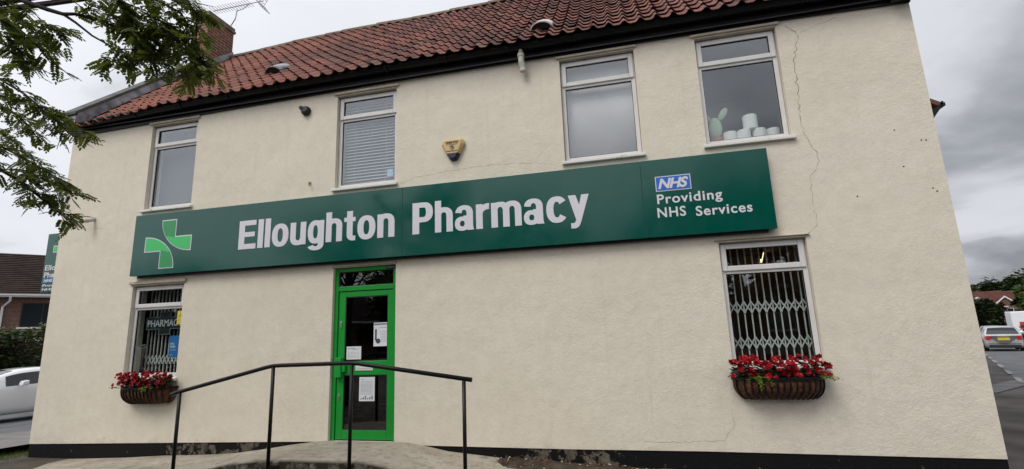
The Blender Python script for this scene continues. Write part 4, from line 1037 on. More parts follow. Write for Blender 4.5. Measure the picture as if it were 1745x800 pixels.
# ------------------------------------------------------------------ trees
TWIGS = [
    [(-4.7,-3.74,4.53),(-4.55,-3.64,4.48),(-4.43,-3.6,4.44),(-4.34,-3.56,4.45),(-4.31,-3.48,4.46),(-4.28,-3.4,4.48),(-4.15,-3.33,4.42),(-4.01,-3.26,4.33)],
    [(-4.43,-3.6,4.44),(-4.37,-3.54,4.39),(-4.25,-3.48,4.28),(-4.14,-3.42,4.21),(-4.07,-3.38,4.18),(-4.01,-3.31,4.12)],
    [(-4.28,-3.4,4.48),(-4.13,-3.31,4.57),(-3.93,-3.24,4.56),(-3.76,-3.15,4.46),(-3.6,-3.1,4.23)],
    [(-4.25,-3.56,4.65),(-4.05,-3.46,4.6),(-3.86,-3.35,4.52),(-3.7,-3.25,4.33),(-3.58,-3.22,4.1)],
    [(-4.11,-3.33,4.79),(-3.88,-3.25,4.71),(-3.68,-3.18,4.58),(-3.62,-3.06,4.37),(-3.58,-3.02,4.16)],
    [(-4.01,-3.26,4.33),(-3.93,-3.15,4.23),(-3.83,-3.1,4.1)],
    [(-4.07,-3.38,4.18),(-3.98,-3.29,4.22),(-3.84,-3.24,4.11),(-3.96,-3.18,4.02)],
    [(-4.14,-3.42,4.21),(-4.1,-3.36,4.11),(-4.18,-3.35,4.06)],
    [(-3.78,-3.28,4.78),(-3.61,-3.23,4.7),(-3.56,-3.14,4.58),(-3.64,-3.05,4.45),(-3.64,-3.06,4.23),(-3.7,-3.01,4.1)],
    [(-4.34,-3.56,4.45),(-4.2,-3.53,4.52),(-4.07,-3.43,4.45),(-3.96,-3.35,4.34)],
    [(-3.93,-3.24,4.56),(-3.94,-3.13,4.45),(-3.88,-3.13,4.26)],
    [(-4.13,-3.31,4.57),(-4.04,-3.27,4.47),(-4.07,-3.17,4.33)],
    [(-5.12,-3.78,4.48),(-5.02,-3.67,4.45),(-4.82,-3.62,4.33),(-4.75,-3.52,4.21),(-4.73,-3.43,4.11)],
    [(-4.92,-3.9,4.52),(-4.75,-3.8,4.47),(-4.67,-3.69,4.47),(-4.53,-3.62,4.33)],
    [(-5.05,-3.76,4.31),(-4.88,-3.69,4.25),(-4.84,-3.6,4.16),(-4.76,-3.57,4.05)],
    [(-5.45,-3.56,4.82),(-5.29,-3.46,4.73),(-5.1,-3.38,4.57),(-5.07,-3.3,4.49)],
    [(-5.02,-3.82,3.85),(-4.87,-3.69,3.87),(-4.7,-3.61,3.75),(-4.54,-3.55,3.6),(-4.48,-3.43,3.49),(-4.31,-3.38,3.42)],
    [(-5.76,-3.43,3.95),(-5.47,-3.33,3.89),(-5.34,-3.22,3.78),(-5.24,-3.17,3.64)],
    [(-5.34,-3.58,3.92),(-5.02,-3.51,3.8),(-4.82,-3.46,3.75),(-4.67,-3.36,3.62),(-4.56,-3.26,3.47)],
    [(-5.78,-3.34,3.41),(-5.5,-3.23,3.31),(-5.37,-3.17,3.22),(-5.36,-3.03,3.13),(-5.2,-2.99,3.0),(-5.11,-2.95,2.92),(-4.99,-2.9,2.91),(-4.92,-2.84,2.85)],
    [(-5.25,-3.63,3.4),(-4.94,-3.57,3.34),(-4.74,-3.48,3.22),(-4.64,-3.36,3.11),(-4.49,-3.29,2.96)],
    [(-5.5,-3.23,3.31),(-5.29,-3.19,3.3),(-5.17,-3.07,3.21),(-5.05,-2.96,3.08),(-4.87,-2.91,2.99)],
    [(-5.9,-3.28,3.77),(-5.65,-3.2,3.71),(-5.5,-3.09,3.56),(-5.29,-3.01,3.35),(-5.21,-2.9,3.26)],
    [(-5.36,-3.03,3.13),(-5.28,-2.93,3.11),(-5.15,-2.86,3.03)],
]

TWIGS[19] = TWIGS[19][:-1]; TWIGS[21] = TWIGS[21][:-1]
def pinnate(mb, p, d, L, rr, roll):
    """one compound leaf: a drooping rachis with paired leaflets"""
    d = Vector(d).normalized(); p = Vector(p); n = rr.randint(4, 6); tint = min(1, max(0, rr.gauss(.42,.26)))
    s = d.cross(Vector((0,0,1))); s = s.normalized() if s.length > .05 else Vector((1,0,0))
    s = (s*math.cos(roll)+s.cross(d)*math.sin(roll)).normalized()
    pts = [p]; dd = d.copy()
    for i in range(n+1):
        dd = (dd+Vector((0,0,-.035))).normalized(); pts.append(pts[-1]+dd*L/(n+1))
    mb.attr = tint*.5; w = Vector((0,0,.0016)); mb.add([pts[0]-w, pts[-1]-w*.5, pts[-1]+w*.5, pts[0]+w], [(0,1,2,3)])
    for i in range(1, n+2):
        q = pts[i]; ax = (pts[i]-pts[i-1]).normalized()
        u = s.cross(ax).normalized()
        ll = L*.36*(1-.35*abs(i/(n+1)-.45)); ww = ll*.26
        sides = (1,-1) if i < n+1 else (0,)
        for sg in sides:
            e = (s*sg*.85+ax*.55+Vector((0,0,-.12+rr.uniform(-.12,.12)))).normalized() if sg else ax
            f = e.cross(u).normalized(); lift = u*ww*.35
            mb.attr = min(1, max(0, tint+rr.uniform(-.12,.12)))
            mb.add([q, q+e*ll*.32+f*ww+lift, q+e*ll*.68+f*ww*.9+lift, q+e*ll, q+e*ll*.68-f*ww*.9+lift, q+e*ll*.32-f*ww+lift, q+e*ll*.5], [(0,1,6),(1,2,6),(2,3,6),(3,4,6),(4,5,6),(5,0,6)])
ROW = thing('rowan_tree', 'rowan tree with feathery leaves overhanging the left corner of the building', 'tree', (-6.9,-4.75,0))
rr = random.Random(17); mb = MB()
mb.tube([(-6.9,-4.75,-.1),(-6.88,-4.74,.5),(-6.93,-4.70,1.5),(-6.86,-4.66,2.6),(-6.9,-4.62,3.6)], [.16,.125,.11,.10,.085], 12); mb.build('trunk', M['bark'], ROW, smooth=True)
top = Vector((-6.87,-4.65,2.9)); crown = MB(); br = MB()
def grow(path, dens, lo=.09, hi=.15, skip=0.0):
    P = [Vector(p) for p in path]
    for i in range(len(P)-1):
        a, b = P[i], P[i+1]; l = (b-a).length; k = max(1, int(l*dens))
        for j in range(k):
            t = (i+(j+rr.random())/k)/(len(P)-1)
            if t < skip: continue
            q = a+(b-a)*((j+rr.random())/k); ax = (b-a).normalized()
            an = rr.uniform(0, 6.28); o = Vector((math.cos(an), math.sin(an), rr.uniform(-.55,.35)))
            pinnate(crown, q+o*.01, ax*.55+o*.8+Vector((0,0,-.02)), rr.uniform(lo, hi), rr, rr.uniform(-.5,.5))
def spur(path, n, L):
    """short side twigs carrying whorls of leaves"""
    P = [Vector(p) for p in path]
    for _ in range(n):
        i = rr.randrange(len(P)-1); t = rr.random(); q = P[i]+(P[i+1]-P[i])*t; ax = (P[i+1]-P[i]).normalized()
        d = (ax*.7+Vector((rr.uniform(-1,1), rr.uniform(-1,1), rr.uniform(-.65,.5)))).normalized(); l = L*rr.uniform(.6,1.3)
        m1 = q+d*l*.5; e = q+d*l+Vector((0,0,-.04*l/.2))
        br.tube([q, m1, e], [.0045,.0035,.002], 5); grow([q, m1, e], 30, .08, .135)
for i, tw in enumerate(TWIGS):
    n = len(tw); thick = .020 if i in (0,19) else (.012 if i in (1,4,8,12,16,20) else .007)
    br.tube(tw, [thick*(1-.75*k/(n-1)) for k in range(n)], 7)
    sk = .52 if i in (0,) else (.55 if i == 1 else (.25 if i == 19 else 0.0))
    grow(tw, 22, skip=sk)
    if i in (0,): spur(tw[4:], 9, .2)
    elif i == 1: spur(tw[-3:], 5, .14)
    elif i in (2,3,4,8): spur(tw, 15, .19)
    elif i in (7,9,5,6,23): spur(tw, 6, .13)
    elif i == 19: spur(tw[1:], 10, .17)
    elif i in (16,18,20,21,22): spur(tw, 12, .17)
    else: spur(tw, 11, .17)
# limbs reaching from the trunk to those branches
for i, (z, r_) in ((0,(3.5,.045)),(3,(3.6,.03)),(4,(3.6,.03)),(8,(3.6,.03)),(12,(3.3,.03)),(13,(3.4,.025)),(14,(3.2,.025)),(15,(3.3,.02)),(16,(3.0,.035)),(17,(2.9,.025)),(18,(2.9,.025)),(19,(2.5,.04)),(20,(2.6,.03)),(22,(2.7,.025))):
    e = Vector(TWIGS[i][0]); s0 = Vector((-6.88,-4.66,z)); m = (s0+e)/2+Vector((-.1,0,.12)); th = .020 if i in (0,19) else (.012 if i in (4,8,12,16,20) else .008)
    br.tube([s0, m, e], [r_, (r_+th)/2, th], 8)
# the rest of the crown, out over the verge
for k in range(46):
    a = rr.uniform(0, 6.28); el = rr.uniform(.05, 1.25); L = rr.uniform(.9, 2.1)
    s0 = Vector((-6.88,-4.66,rr.uniform(2.6,3.6))); d = Vector((math.cos(a)*math.cos(el), math.sin(a)*math.cos(el), math.sin(el)))
    P = [s0, s0+d*L*.5+Vector((0,0,.12)), s0+d*L+Vector((0,0,.02))]
    if any(p.x > -2.05*(p.y+6.3)-.35 and p.y > -6.4 and p.z < 5.2 for p in P[1:]): continue
    if any(p.x > -5.9 for p in P[1:]): continue
    br.tube(P, [.022,.014,.005], 6); grow(P, 13, skip=.25); spur(P[1:], 8, .25)
br.build('branches', M['bark'], ROW, smooth=True); crown.build('crown', M['rleaf'], ROW, attr='tint', fixn=False)

def tree(label, x, y, h, r, seed, leaf, n=2600, s=.3, zc=.62, group=None, sq=.8, kind='deciduous_tree', zb=None):
    rr = random.Random(seed); z0 = terr(x, y)-.05 if zb is None else zb
    T_ = thing(kind, label, 'tree', (x, y, z0), 0, group)
    mb = MB(); top = z0+h*.62; P = [(x,y,z0),(x+rr.uniform(-.1,.1),y,z0+h*.2),(x+rr.uniform(-.2,.2),y+rr.uniform(-.2,.2),z0+h*.42),(x+rr.uniform(-.3,.3),y,top)]
    mb.tube(P, [h*.028,h*.022,h*.017,h*.008], 8)
    cl = []
    for k in range(26):
        a = rr.uniform(0,6.28); e = rr.uniform(-.75,1.45); f = rr.uniform(.45,1.0)
        c = Vector((x+math.cos(a)*math.cos(e)*r*f, y+math.sin(a)*math.cos(e)*r*f, z0+h*zc+math.sin(e)*h*(1-zc)*f*.92)); cl.append((c, rr.uniform(.22,.42)*r, rr.uniform(.15,.8)))
        if k < 9: mb.tube([Vector(P[2])+Vector((0,0,rr.uniform(-.1,.15)*h)), (Vector(P[2])+c)/2+Vector((0,0,.03*h)), c], [h*.010,h*.007,h*.003], 5)
    mb.build('trunk', M['bark'], T_, smooth=True)
    mb = MB()
    for i in range(n):
        c, cr, tn = rr.choice(cl); v = Vector((rr.gauss(0,1), rr.gauss(0,1), rr.gauss(0,1)*sq)); v = v.normalized()*cr*rr.random()**.4
        p = c+v; a = rr.uniform(0,6.28); t1 = Vector((math.cos(a), math.sin(a), rr.uniform(-.6,.6))).normalized(); t2 = t1.cross(Vector((rr.uniform(-.5,.5),rr.uniform(-.5,.5),1))).normalized()
        q = s*rr.uniform(.5,1.2); mb.attr = min(1,max(0,tn+rr.uniform(-.2,.2)))
        mb.add([p-t1*q*.5, p+t2*q*.32-t1*q*.1, p+t1*q*.55, p-t2*q*.32], [(0,1,2,3)])
    mb.build('crown', M[leaf], T_, attr='tint', fixn=False); return T_
def polar(az, d): return d*math.sin(R(az)), -6.3+d*math.cos(R(az))
def hedge(label, p0, p1, w, h, seed, leaf='hedge', n=5000, s=.10, group=None):
    rr = random.Random(seed); a, b = Vector((*p0,0)), Vector((*p1,0)); d = b-a; L = d.length; d.normalize(); nn_ = Vector((-d.y,d.x,0)); c = (a+b)/2
    H = thing('hedge', label, 'hedge', (c.x, c.y, terr(c.x,c.y)), 0, group); mb = MB(); m2 = MB()
    for i in range(n):
        t = rr.uniform(0,L); f = .35+.65*rr.random()**.5; u = rr.uniform(-1,1); side = rr.choice((0,0,1))
        hh = h*(1+.10*math.sin(t*1.7+seed)+.06*math.sin(t*4.3))
        if side: o, z_ = u*w*.5, hh*rr.uniform(.88,1.04)
        else: o, z_ = rr.choice((-1,1))*w*.5*rr.uniform(.75,1.08), hh*rr.random()
        p = a+d*t+nn_*o; p.z = terr(p.x,p.y)+z_; an = rr.uniform(0,6.28); e = Vector((math.cos(an),math.sin(an),rr.uniform(-.7,.7))).normalized(); g = e.cross(Vector((rr.uniform(-1,1),rr.uniform(-1,1),1))).normalized(); q = s*rr.uniform(.6,1.5)
        mb.attr = min(1,max(0,.4+.3*math.sin(t*2.3)+rr.uniform(-.35,.35))); mb.add([p-e*q*.6,p+g*q*.35,p+e*q*.6,p-g*q*.35],[(0,1,2,3)])
    for i in range(14):
        t = L*(i+.5)/14; p = a+d*t; z0 = terr(p.x,p.y); m2.tube([(p.x,p.y,z0-.05),(p.x+.05,p.y,z0+h*.4),(p.x-.05,p.y+.05,z0+h*.8)],[.03,.025,.015],5)
    n2 = 16; core = []
    for i in range(n2):
        q0, q1 = a+d*L*(i/n2), a+d*L*((i+1)/n2); z0 = terr(q0.x,q0.y)
        for sg in (-1,1): m2.quad((q0.x+nn_.x*w*.3*sg,q0.y+nn_.y*w*.3*sg,z0),(q1.x+nn_.x*w*.3*sg,q1.y+nn_.y*w*.3*sg,z0),(q1.x+nn_.x*w*.25*sg,q1.y+nn_.y*w*.25*sg,z0+h*.85),(q0.x+nn_.x*w*.25*sg,q0.y+nn_.y*w*.25*sg,z0+h*.85))
    m2.build('stems', M['bark'], H, fixn=False); mb.build('foliage', M[leaf], H, attr='tint', fixn=False); return H

# left background: hedge, shrub, brown roofed house
hedge('clipped dark green hedge across the road behind the white car', polar(-62,29), polar(-51,26.5), 1.4, 2.75, 3, n=7500, s=.13)
tree('rounded dark shrub rising above the hedge at the left edge', *polar(-60.6,27.2), 3.35, 1.25, 5, 'hedge', n=2600, s=.16, zc=.5, kind='shrub')
def house(name, label, x, y, rz, w, d, zg, ze, zr, wall, roof, hip=True, group=None, parts=()):
    H = thing(name, label, 'house', (x,y,zg), R(rz), group); mb = MB(); h = ze-zg
    mb.box(-w,w,-d,d,-.6,h); wl = mb.build('wall', wall, H, local=True)
    e = .35; o_ = h-.02; rzz = zr-zg; mb = MB(); hx = (d if hip else -e)
    v = [(-w-e,-d-e,o_),(w+e,-d-e,o_),(w+e,d+e,o_),(-w-e,d+e,o_),(-w+hx,0,rzz),(w-hx,0,rzz)]
    mb.add(v, [(0,1,5,4),(1,2,5),(2,3,4,5),(3,0,4),(3,2,1,0)])
    courses = 22
    RF = mb.build('roof', roof, H, local=True)
    mb = MB()
    for k in range(1,courses):
        t = k/courses; P = [Vector(v[i]).lerp(Vector(v[j]), t) for i, j in ((0,4),(1,5))]
        mb.bar(P[0]+Vector((0,-.01,.03)), P[1]+Vector((0,-.01,.03)), .05, .045, (0,-.4,1))
        if hip:
            P = [Vector(v[i]).lerp(Vector(v[j]), t) for i, j in ((1,5),(2,5))]; mb.bar(P[0]+Vector((.01,0,.03)), P[1]+Vector((.01,0,.03)), .05, .045, (.4,0,1))
    mb.build('tile_courses', roof, RF, local=True)
    mb = MB(); mb.box(-w-e-.02,w+e+.02,-d-e-.03,-d-e,o_-.16,o_+.03); mb.box(w+e,w+e+.03,-d-e,d+e,o_-.16,o_+.03); mb.box(-w-e,w+e,-d-e-.11,-d-e-.031,o_-.07,o_+.02); mb.build('gutter', M['whitep'], H, local=True)
    return H, h
def hwindow(H, x, z, ww, hh, d, joinery='whitep'):
    mb = MB(); f = .06; mb.box(x-ww/2,x+ww/2,-d-.03,-d+.05,z,z+f); mb.box(x-ww/2,x+ww/2,-d-.03,-d+.05,z+hh-f,z+hh)
    for q in (-ww/2,-f/2,ww/2-f): mb.box(x+q,x+q+f,-d-.031,-d+.05,z+f,z+hh-f)
    W_ = mb.build('window', M[joinery], H, local=True); mb = MB(); mb.box(x-ww/2+.01,x+ww/2-.01,-d-.012,-d+.02,z+.02,z+hh-.02); mb.build('pane', M['darkglass'], W_, local=True)
    mb = MB(); mb.box(x-ww/2-.1,x+ww/2+.1,-d-.10,-d-.001,z-.09,z-.005); mb.build('sill', M['whitep'], W_, local=True)
hx, hy = polar(-60.3, 46.0)
H, h = house('brick_house', 'brown roofed brick house across the road beyond the hedge', hx, hy, 52, 6.4, 4.0, -1.3, 4.85, 7.85, M['redbrick'], M['brown'])
hwindow(H, 3.0, 4.2, 1.9, 1.45, 4.0, 'brown'); hwindow(H, -2.6, 4.25, 1.8, 1.35, 4.0); hwindow(H, 3.0, 1.2, 1.8, 1.4, 4.0)
mb = MB(); mb.tube([(1.55,-4.42,6.02),(1.55,-4.30,5.75),(1.25,-4.08,5.4),(1.25,-4.07,.1)], .06, 8); mb.build('downpipe', M['whitep'], H, local=True)
mb = MB(); mb.box(1.8,5.2,-4.9,-4.0,3.35,3.6); mb.build('porch_canopy', M['whitep'], H, local=True)

# ------------------------------------------------------------------ cars
def crv(pts, x):
    """smooth interpolation through (x, value) pairs"""
    if x <= pts[0][0]: return pts[0][1]
    if x >= pts[-1][0]: return pts[-1][1]
    for i in range(len(pts)-1):
        if pts[i][0] <= x <= pts[i+1][0]:
            (a, va), (b, vb) = pts[i], pts[i+1]; t = (x-a)/(b-a)
            m0 = (vb-pts[i-1][1])/(b-pts[i-1][0])*(b-a) if i > 0 else (vb-va)
            m1 = (pts[i+2][1]-va)/(pts[i+2][0]-a)*(b-a) if i+2 < len(pts) else (vb-va)
            t2, t3 = t*t, t*t*t
            return (2*t3-3*t2+1)*va+(t3-2*t2+t)*m0+(-2*t3+3*t2)*vb+(t3-t2)*m1
def car(name, label, loc, az, paint, roof, belt, hw, L, wheels, plate_col, glass_x, win_x, rearx, group=None):
    """local x runs from the tail (0) to the nose (L); roof/belt/hw are curves along x"""
    C = thing(name, label, 'car', loc, R(90-az), group)
    def sec(x):
        w = crv(hw, x); b = crv(belt, x); r_ = max(crv(roof, x), b+.012); t = min(1, max(0, (r_-b)/.45)); wr = w*(1-.24*t)
        zb = .22+.10*max(0, 1-x/.35)+.06*max(0, 1-(L-x)/.4)
        return [(0,zb),(w*.86,zb),(w*.965,zb+.06),(w*.995,zb+.18),(w,.52),(w*.995,.52+(b-.52)*.55),(w*.965,b),(w*.965+(wr-w*.965)*.04,b+.015),(w*.96+(wr-w*.96)*.5,b+(r_-b)*.5),(wr+.01,r_-.075*t-.004),(wr-.07*t,r_-.022*t),(wr*.55,r_-.002),(0,r_+.006)]
    def P(x, j, t=0.0, off=0.0, side=1):
        s_ = sec(x); y = s_[j][0]+(s_[j+1][0]-s_[j][0])*t if t else s_[j][0]; z = s_[j][1]+(s_[j+1][1]-s_[j][1])*t if t else s_[j][1]
        return Vector((x-L/2, (y+off)*side, z))
    mb = MB(); N = 56; X = [L*i/N for i in range(N+1)]; K = 13; v = []
    for x in X:
        s_ = sec(x); ring = [(x-L/2, y, z) for y, z in s_]+[(x-L/2, -y, z) for y, z in s_[-2:0:-1]]; v += ring
    K2 = 24; f = [(i*K2+j, i*K2+(j+1)%K2, (i+1)*K2+(j+1)%K2, (i+1)*K2+j) for i in range(N) for j in range(K2)]
    f += [tuple(range(K2)), tuple(N*K2+j for j in range(K2))]; mb.add(v, f)
    B_ = mb.build('body', M[paint], C, smooth=True, local=True)
    for sd in (1,-1):
        for (a, b) in win_x:
            mb = MB(); n = 10; rows = []
            for i in range(n+1):
                x = a+(b-a)*i/n; rows.append([P(x,7,.12,.008,sd), P(x,8,0,.010,sd), P(x,8,.80,.008,sd)])
            v = [p for r_ in rows for p in r_]; mb.add(v, [(i*3+j,i*3+j+1,(i+1)*3+j+1,(i+1)*3+j) for i in range(n) for j in range(2)]); mb.build('side_window', M['carglass'], C, local=True)
    for nm, (a, b) in (('windscreen', glass_x), ('rear_window', rearx)):
        mb = MB(); n = 8; m_ = 8; v = []
        for i in range(n+1):
            x = a+(b-a)*i/n; s_ = sec(x); wr = s_[10][0]*.93
            for j in range(m_+1):
                y = -wr+2*wr*j/m_; q = abs(y)/max(.01, s_[11][0]); z = s_[12][1]+(s_[11][1]-s_[12][1])*q if q < 1 else s_[11][1]+(s_[10][1]-s_[11][1])*(abs(y)-s_[11][0])/max(.01,(s_[10][0]-s_[11][0]))
                v.append((x-L/2+(.010 if nm == 'windscreen' else -.010), y, z+.008))
        mb.add(v, [(i*(m_+1)+j,i*(m_+1)+j+1,(i+1)*(m_+1)+j+1,(i+1)*(m_+1)+j) for i in range(n) for j in range(m_)]); mb.build(nm, M['carglass'], C, local=True, smooth=True)
    for wx in wheels:
        for sd in (1,-1):
            w = crv(hw, wx); mb = MB(); c = (wx-L/2, sd*(w-.20), .315)
            mb.disc(c, .315, 'y', 28, sd*.205); WH = mb.build('wheel', M['tyre'], C, local=True, bevel=.02)
            mb = MB(); mb.disc((c[0], sd*(w+.006), c[2]), .215, 'y', 24, sd*.008); 
            for k in range(5):
                a = k*1.2566; mb.bar((c[0],sd*(w+.016),c[2]),(c[0]+.2*math.cos(a),sd*(w+.016),c[2]+.2*math.sin(a)),.05,.012,(0,1,0))
            mb.build('rim', M['rim'], WH, local=True)
            mb = MB(); n = 20; v = []
            for k in range(n+1):
                a = math.pi*(-.08+1.16*k/n); v += [(c[0]+.33*math.cos(a),sd*(w+.002),c[2]+.33*math.sin(a)),(c[0]+.385*math.cos(a),sd*(w+.004),c[2]+.385*math.sin(a))]
            mb.add(v, [(2*k,2*k+1,2*k+3,2*k+2) for k in range(n)]); mb.build('wheel_arch', M['trim'], C, local=True, fixn=False)
    # tail: lamps, bumper strip, plate
    w0 = crv(hw, .02); bt = crv(belt, .05)
    for sd in (1,-1):
        mb = MB(); v = []
        for i in range(5):
            x = .0+.30*i/4; yy_ = crv(hw, x)
            v += [(x-L/2-.012, sd*(yy_*.995+.006), bt-.24+.02*i), (x-L/2-.012, sd*(yy_*.975+.008), bt-.015)]
        mb.add(v, [(2*i,2*i+1,2*i+3,2*i+2) for i in range(4)])
        mb.prism([(-L/2-.004, sd*w0*.995, bt-.24),(-L/2-.004, sd*w0*.975, bt-.015),(-L/2-.004, sd*w0*.70, bt-.04),(-L/2-.004, sd*w0*.74, bt-.22)], (-.022,0,0)); mb.build('tail_lamp', M['tail'], C, local=True)
        mb = MB(); x = L-.12; mb.prism([(L/2-.34,sd*crv(hw,L-.34)*1.004,.62),(L/2-.34,sd*crv(hw,L-.34)*1.0,.76),(L/2-.02,sd*crv(hw,L-.02)*.85,.74),(L/2+.0,sd*crv(hw,L)*.82,.60)], (0,sd*.012,0)); mb.build('headlight', M['headl'], C, local=True)
        mb = MB(); mx_ = glass_x[0]-.12; yy_ = crv(hw,mx_); mb.prism([(mx_-L/2-.08,sd*(yy_+.02),.98),(mx_-L/2+.10,sd*(yy_+.02),.98),(mx_-L/2+.06,sd*(yy_+.02),1.10),(mx_-L/2-.08,sd*(yy_+.02),1.12)], (0,sd*.20,-.01)); mb.build('door_mirror', M[paint], C, local=True, bevel=.03)
        mb = MB(); xh = (win_x[0][0]+win_x[-1][1])/2-.05; yy_ = crv(hw,xh); mb.box(xh-L/2-.10,xh-L/2+.10,min(sd*yy_*.995,sd*(yy_+.03)),max(sd*yy_*.995,sd*(yy_+.03)),bt-.13,bt-.10); mb.build('handle', M[paint], C, local=True, bevel=.008)
    mb = MB(); mb.box(-L/2-.03,-L/2+.02,-w0*.9,w0*.9,.27,.42); mb.build('bumper', M['trim'], C, local=True, bevel=.02)
    mb = MB(); mb.box(-L/2-.03,-L/2+.01,-.26,.26,.68,.79); mb.build('number_plate', M[plate_col], C, local=True)
    mb = MB(); mb.box(-L/2-.02,-L/2+.03,-w0*.92,w0*.92,.475,.49); mb.build('bumper_seam', M['trim'], C, local=True)
    return C
hb_roof = [(0,.90),(.10,.98),(.35,1.26),(.62,1.41),(1.1,1.465),(1.7,1.47),(2.3,1.40),(2.75,1.18),(3.10,.98),(3.6,.90),(4.0,.80),(4.2,.66)]
hb_belt = [(0,.92),(.4,.97),(1.5,.95),(2.8,.92),(3.2,.90),(3.8,.82),(4.2,.64)]
hb_hw = [(0,.74),(.12,.80),(.5,.865),(1.2,.88),(3.2,.875),(3.8,.83),(4.1,.72),(4.2,.62)]
X_, Y_ = polar(31.05, 43.0)
car('parked_car', 'silver hatchback parked at the kerb of the side road, tail towards us', (X_, Y_, terr(X_,Y_)+.012), 27, 'silver', hb_roof, hb_belt, hb_hw, 4.2, (.78,3.38), 'plate', (2.20,3.02), ((.62,1.28),(1.34,2.30)), (.14,.56))
X_, Y_ = polar(30.65, 58.0)
car('parked_car', 'dark blue car parked in front of the silver hatchback', (X_, Y_, terr(X_,Y_)+.012), 28, 'bluecar', hb_roof, hb_belt, hb_hw, 4.2, (.78,3.38), 'plate', (2.20,3.02), ((.62,1.28),(1.34,2.30)), (.14,.56))
sd_roof = [(0,.92),(.3,.99),(.65,1.07),(1.1,1.27),(1.55,1.40),(2.1,1.43),(2.6,1.37),(3.1,1.17),(3.5,.99),(4.1,.90),(4.5,.78),(4.68,.62)]
sd_belt = [(0,.90),(.6,.97),(1.5,.965),(3.0,.93),(3.6,.91),(4.2,.83),(4.68,.60)]
sd_hw = [(0,.72),(.15,.82),(.6,.90),(1.3,.915),(3.6,.91),(4.2,.86),(4.55,.74),(4.68,.62)]
car('parked_car', 'white saloon car on the main road at the left edge', (-17.45, 4.5, terr(-17.45,4.5)+.02), 192, 'whitecar', sd_roof, sd_belt, sd_hw, 4.68, (.92,3.78), 'plate', (2.55,3.42), ((.95,1.72),(1.78,2.75)), (.62,1.42))
# van with a red emblem panel at the far right
X_, Y_ = polar(33.4, 70.0)
VN = thing('white_van', 'white box van beside the hedge at the right edge', 'van', (X_, Y_, terr(X_,Y_)), R(-20))
mb = MB(); mb.box(-2.0,2.0,-1.0,1.0,.55,2.75); mb.build('box_body', M['vanpaint'], VN, local=True, bevel=.08)
mb = MB(); mb.prism([(2.0,-.95,.45),(3.4,-.95,.45),(3.35,-.95,1.1),(2.9,-.95,1.3),(2.4,-.95,2.05),(2.0,-.95,2.1)], (0,1.9,0)); mb.build('cab', M['vanpaint'], VN, local=True, bevel=.05)
mb = MB(); mb.prism([(2.1,-.962,1.3),(2.75,-.962,1.3),(2.35,-.962,1.95),(2.1,-.962,1.95)], (0,.01,0)); mb.build('side_window', M['carglass'], VN, local=True)
mb = MB(); mb.box(-1.5,-.9,-1.02,-1.0,1.05,1.75); mb.build('red_panel', M['vanred'], VN, local=True)
for wx in (-1.2,2.6):
    for sd in (-1,1): mb = MB(); mb.disc((wx,sd*.80,.36), .36, 'y', 20, sd*.2); mb.build('wheel', M['tyre'], VN, local=True)

# right background: hedges, red brick houses, wood, neighbour's eaves
hedge('low green hedge along the far side road by the white van', polar(32.6,60), polar(36.5,58), 1.2, 1.3, 8, n=2500, s=.18)
hedge('dark bushy hedge in front of the red roofed houses', polar(28.5,88), polar(31.3,90), 3.0, 4.2, 9, leaf='dark', n=3500, s=.4)
for i, (az, d, lab, zr) in enumerate(((30.15,118,'red roofed brick house with a white edged gable, mostly behind the corner',5.3),(31.65,120,'red roofed brick house with gabled wing beyond the parked cars',5.2))):
    x, y = polar(az, d); H, h = house('red_brick_house', lab, x, y, -az+4, 3.4 if i else 3.0, 3.5, -2.6, 2.6, zr, M['redbrick'], M['redroof'], hip=False)
    # projecting gable
    gx = .1 if i else -.2; gw = 1.75
    mb = MB(); mb.prism([(gx-gw,-4.6,-.4),(gx+gw,-4.6,-.4),(gx+gw,-4.6,h-.1),(gx,-4.6,h+1.5),(gx-gw,-4.6,h-.1)], (0,4.4,0)); mb.build('gable_wing', M['redbrick'], H, local=True)
    mb = MB()
    for sg in (-1,1): mb.prism([(gx+sg*(gw+.35),-4.85,h-.38),(gx,-4.85,h+1.62),(gx,-4.85,h+1.78),(gx+sg*(gw+.35),-4.85,h-.22)], (0,4.8,0))
    mb.build('gable_roof', M['redroof'], H, local=True)
    mb = MB()
    for sg in (-1,1): mb.prism([(gx+sg*(gw+.38),-4.90,h-.50),(gx,-4.90,h+1.50),(gx,-4.90,h+1.74),(gx+sg*(gw+.38),-4.90,h-.26)], (0,.04,0))
    mb.build('bargeboard', M['whitep'], H, local=True)
    hwindow(H, gx, h-1.35, 1.5, 1.05, 4.6); hwindow(H, gx, h-4.0, 1.7, 1.2, 4.6)
for i, (az, d, h, r, leaf) in enumerate(((27.6,160,10.6,6.5,'dark'),(29.3,158,10.0,5.5,'dark'),(30.3,172,10.6,6,'hedge'),(31.1,150,10.8,5,'dark'),(31.9,156,11.2,5.2,'dark'),(33.0,150,11.8,6.5,'hedge'),(34.4,156,13,7,'dark'),(36.2,160,12,7,'hedge'),(38.5,160,12,7,'dark'))):
    tree(['dark spreading tree in the wood behind the red roofed houses','mid green tree in the wood behind the red roofed houses'][leaf == 'hedge'], *polar(az,d), h, r, 40+i, leaf, n=2200, s=1.1, zc=.55, group=['dark trees behind the houses','green trees behind the houses'][leaf == 'hedge'])
tree('bright green leafy tree at the right edge beyond the white van', *polar(34.3,100), 8.6, 3.2, 70, 'light', n=2600, s=.6, zc=.58)
tree('small dark tree between the gabled house and the bright tree', *polar(32.75,104), 6.4, 1.3, 71, 'dark', n=1400, s=.45, zc=.5)
nx_, ny_n = 5.0, 12.5
NB = thing('neighbour_house', 'house behind whose red tiled eaves corner peeps past the right wall edge', 'house', (nx_, ny_n, -.3))
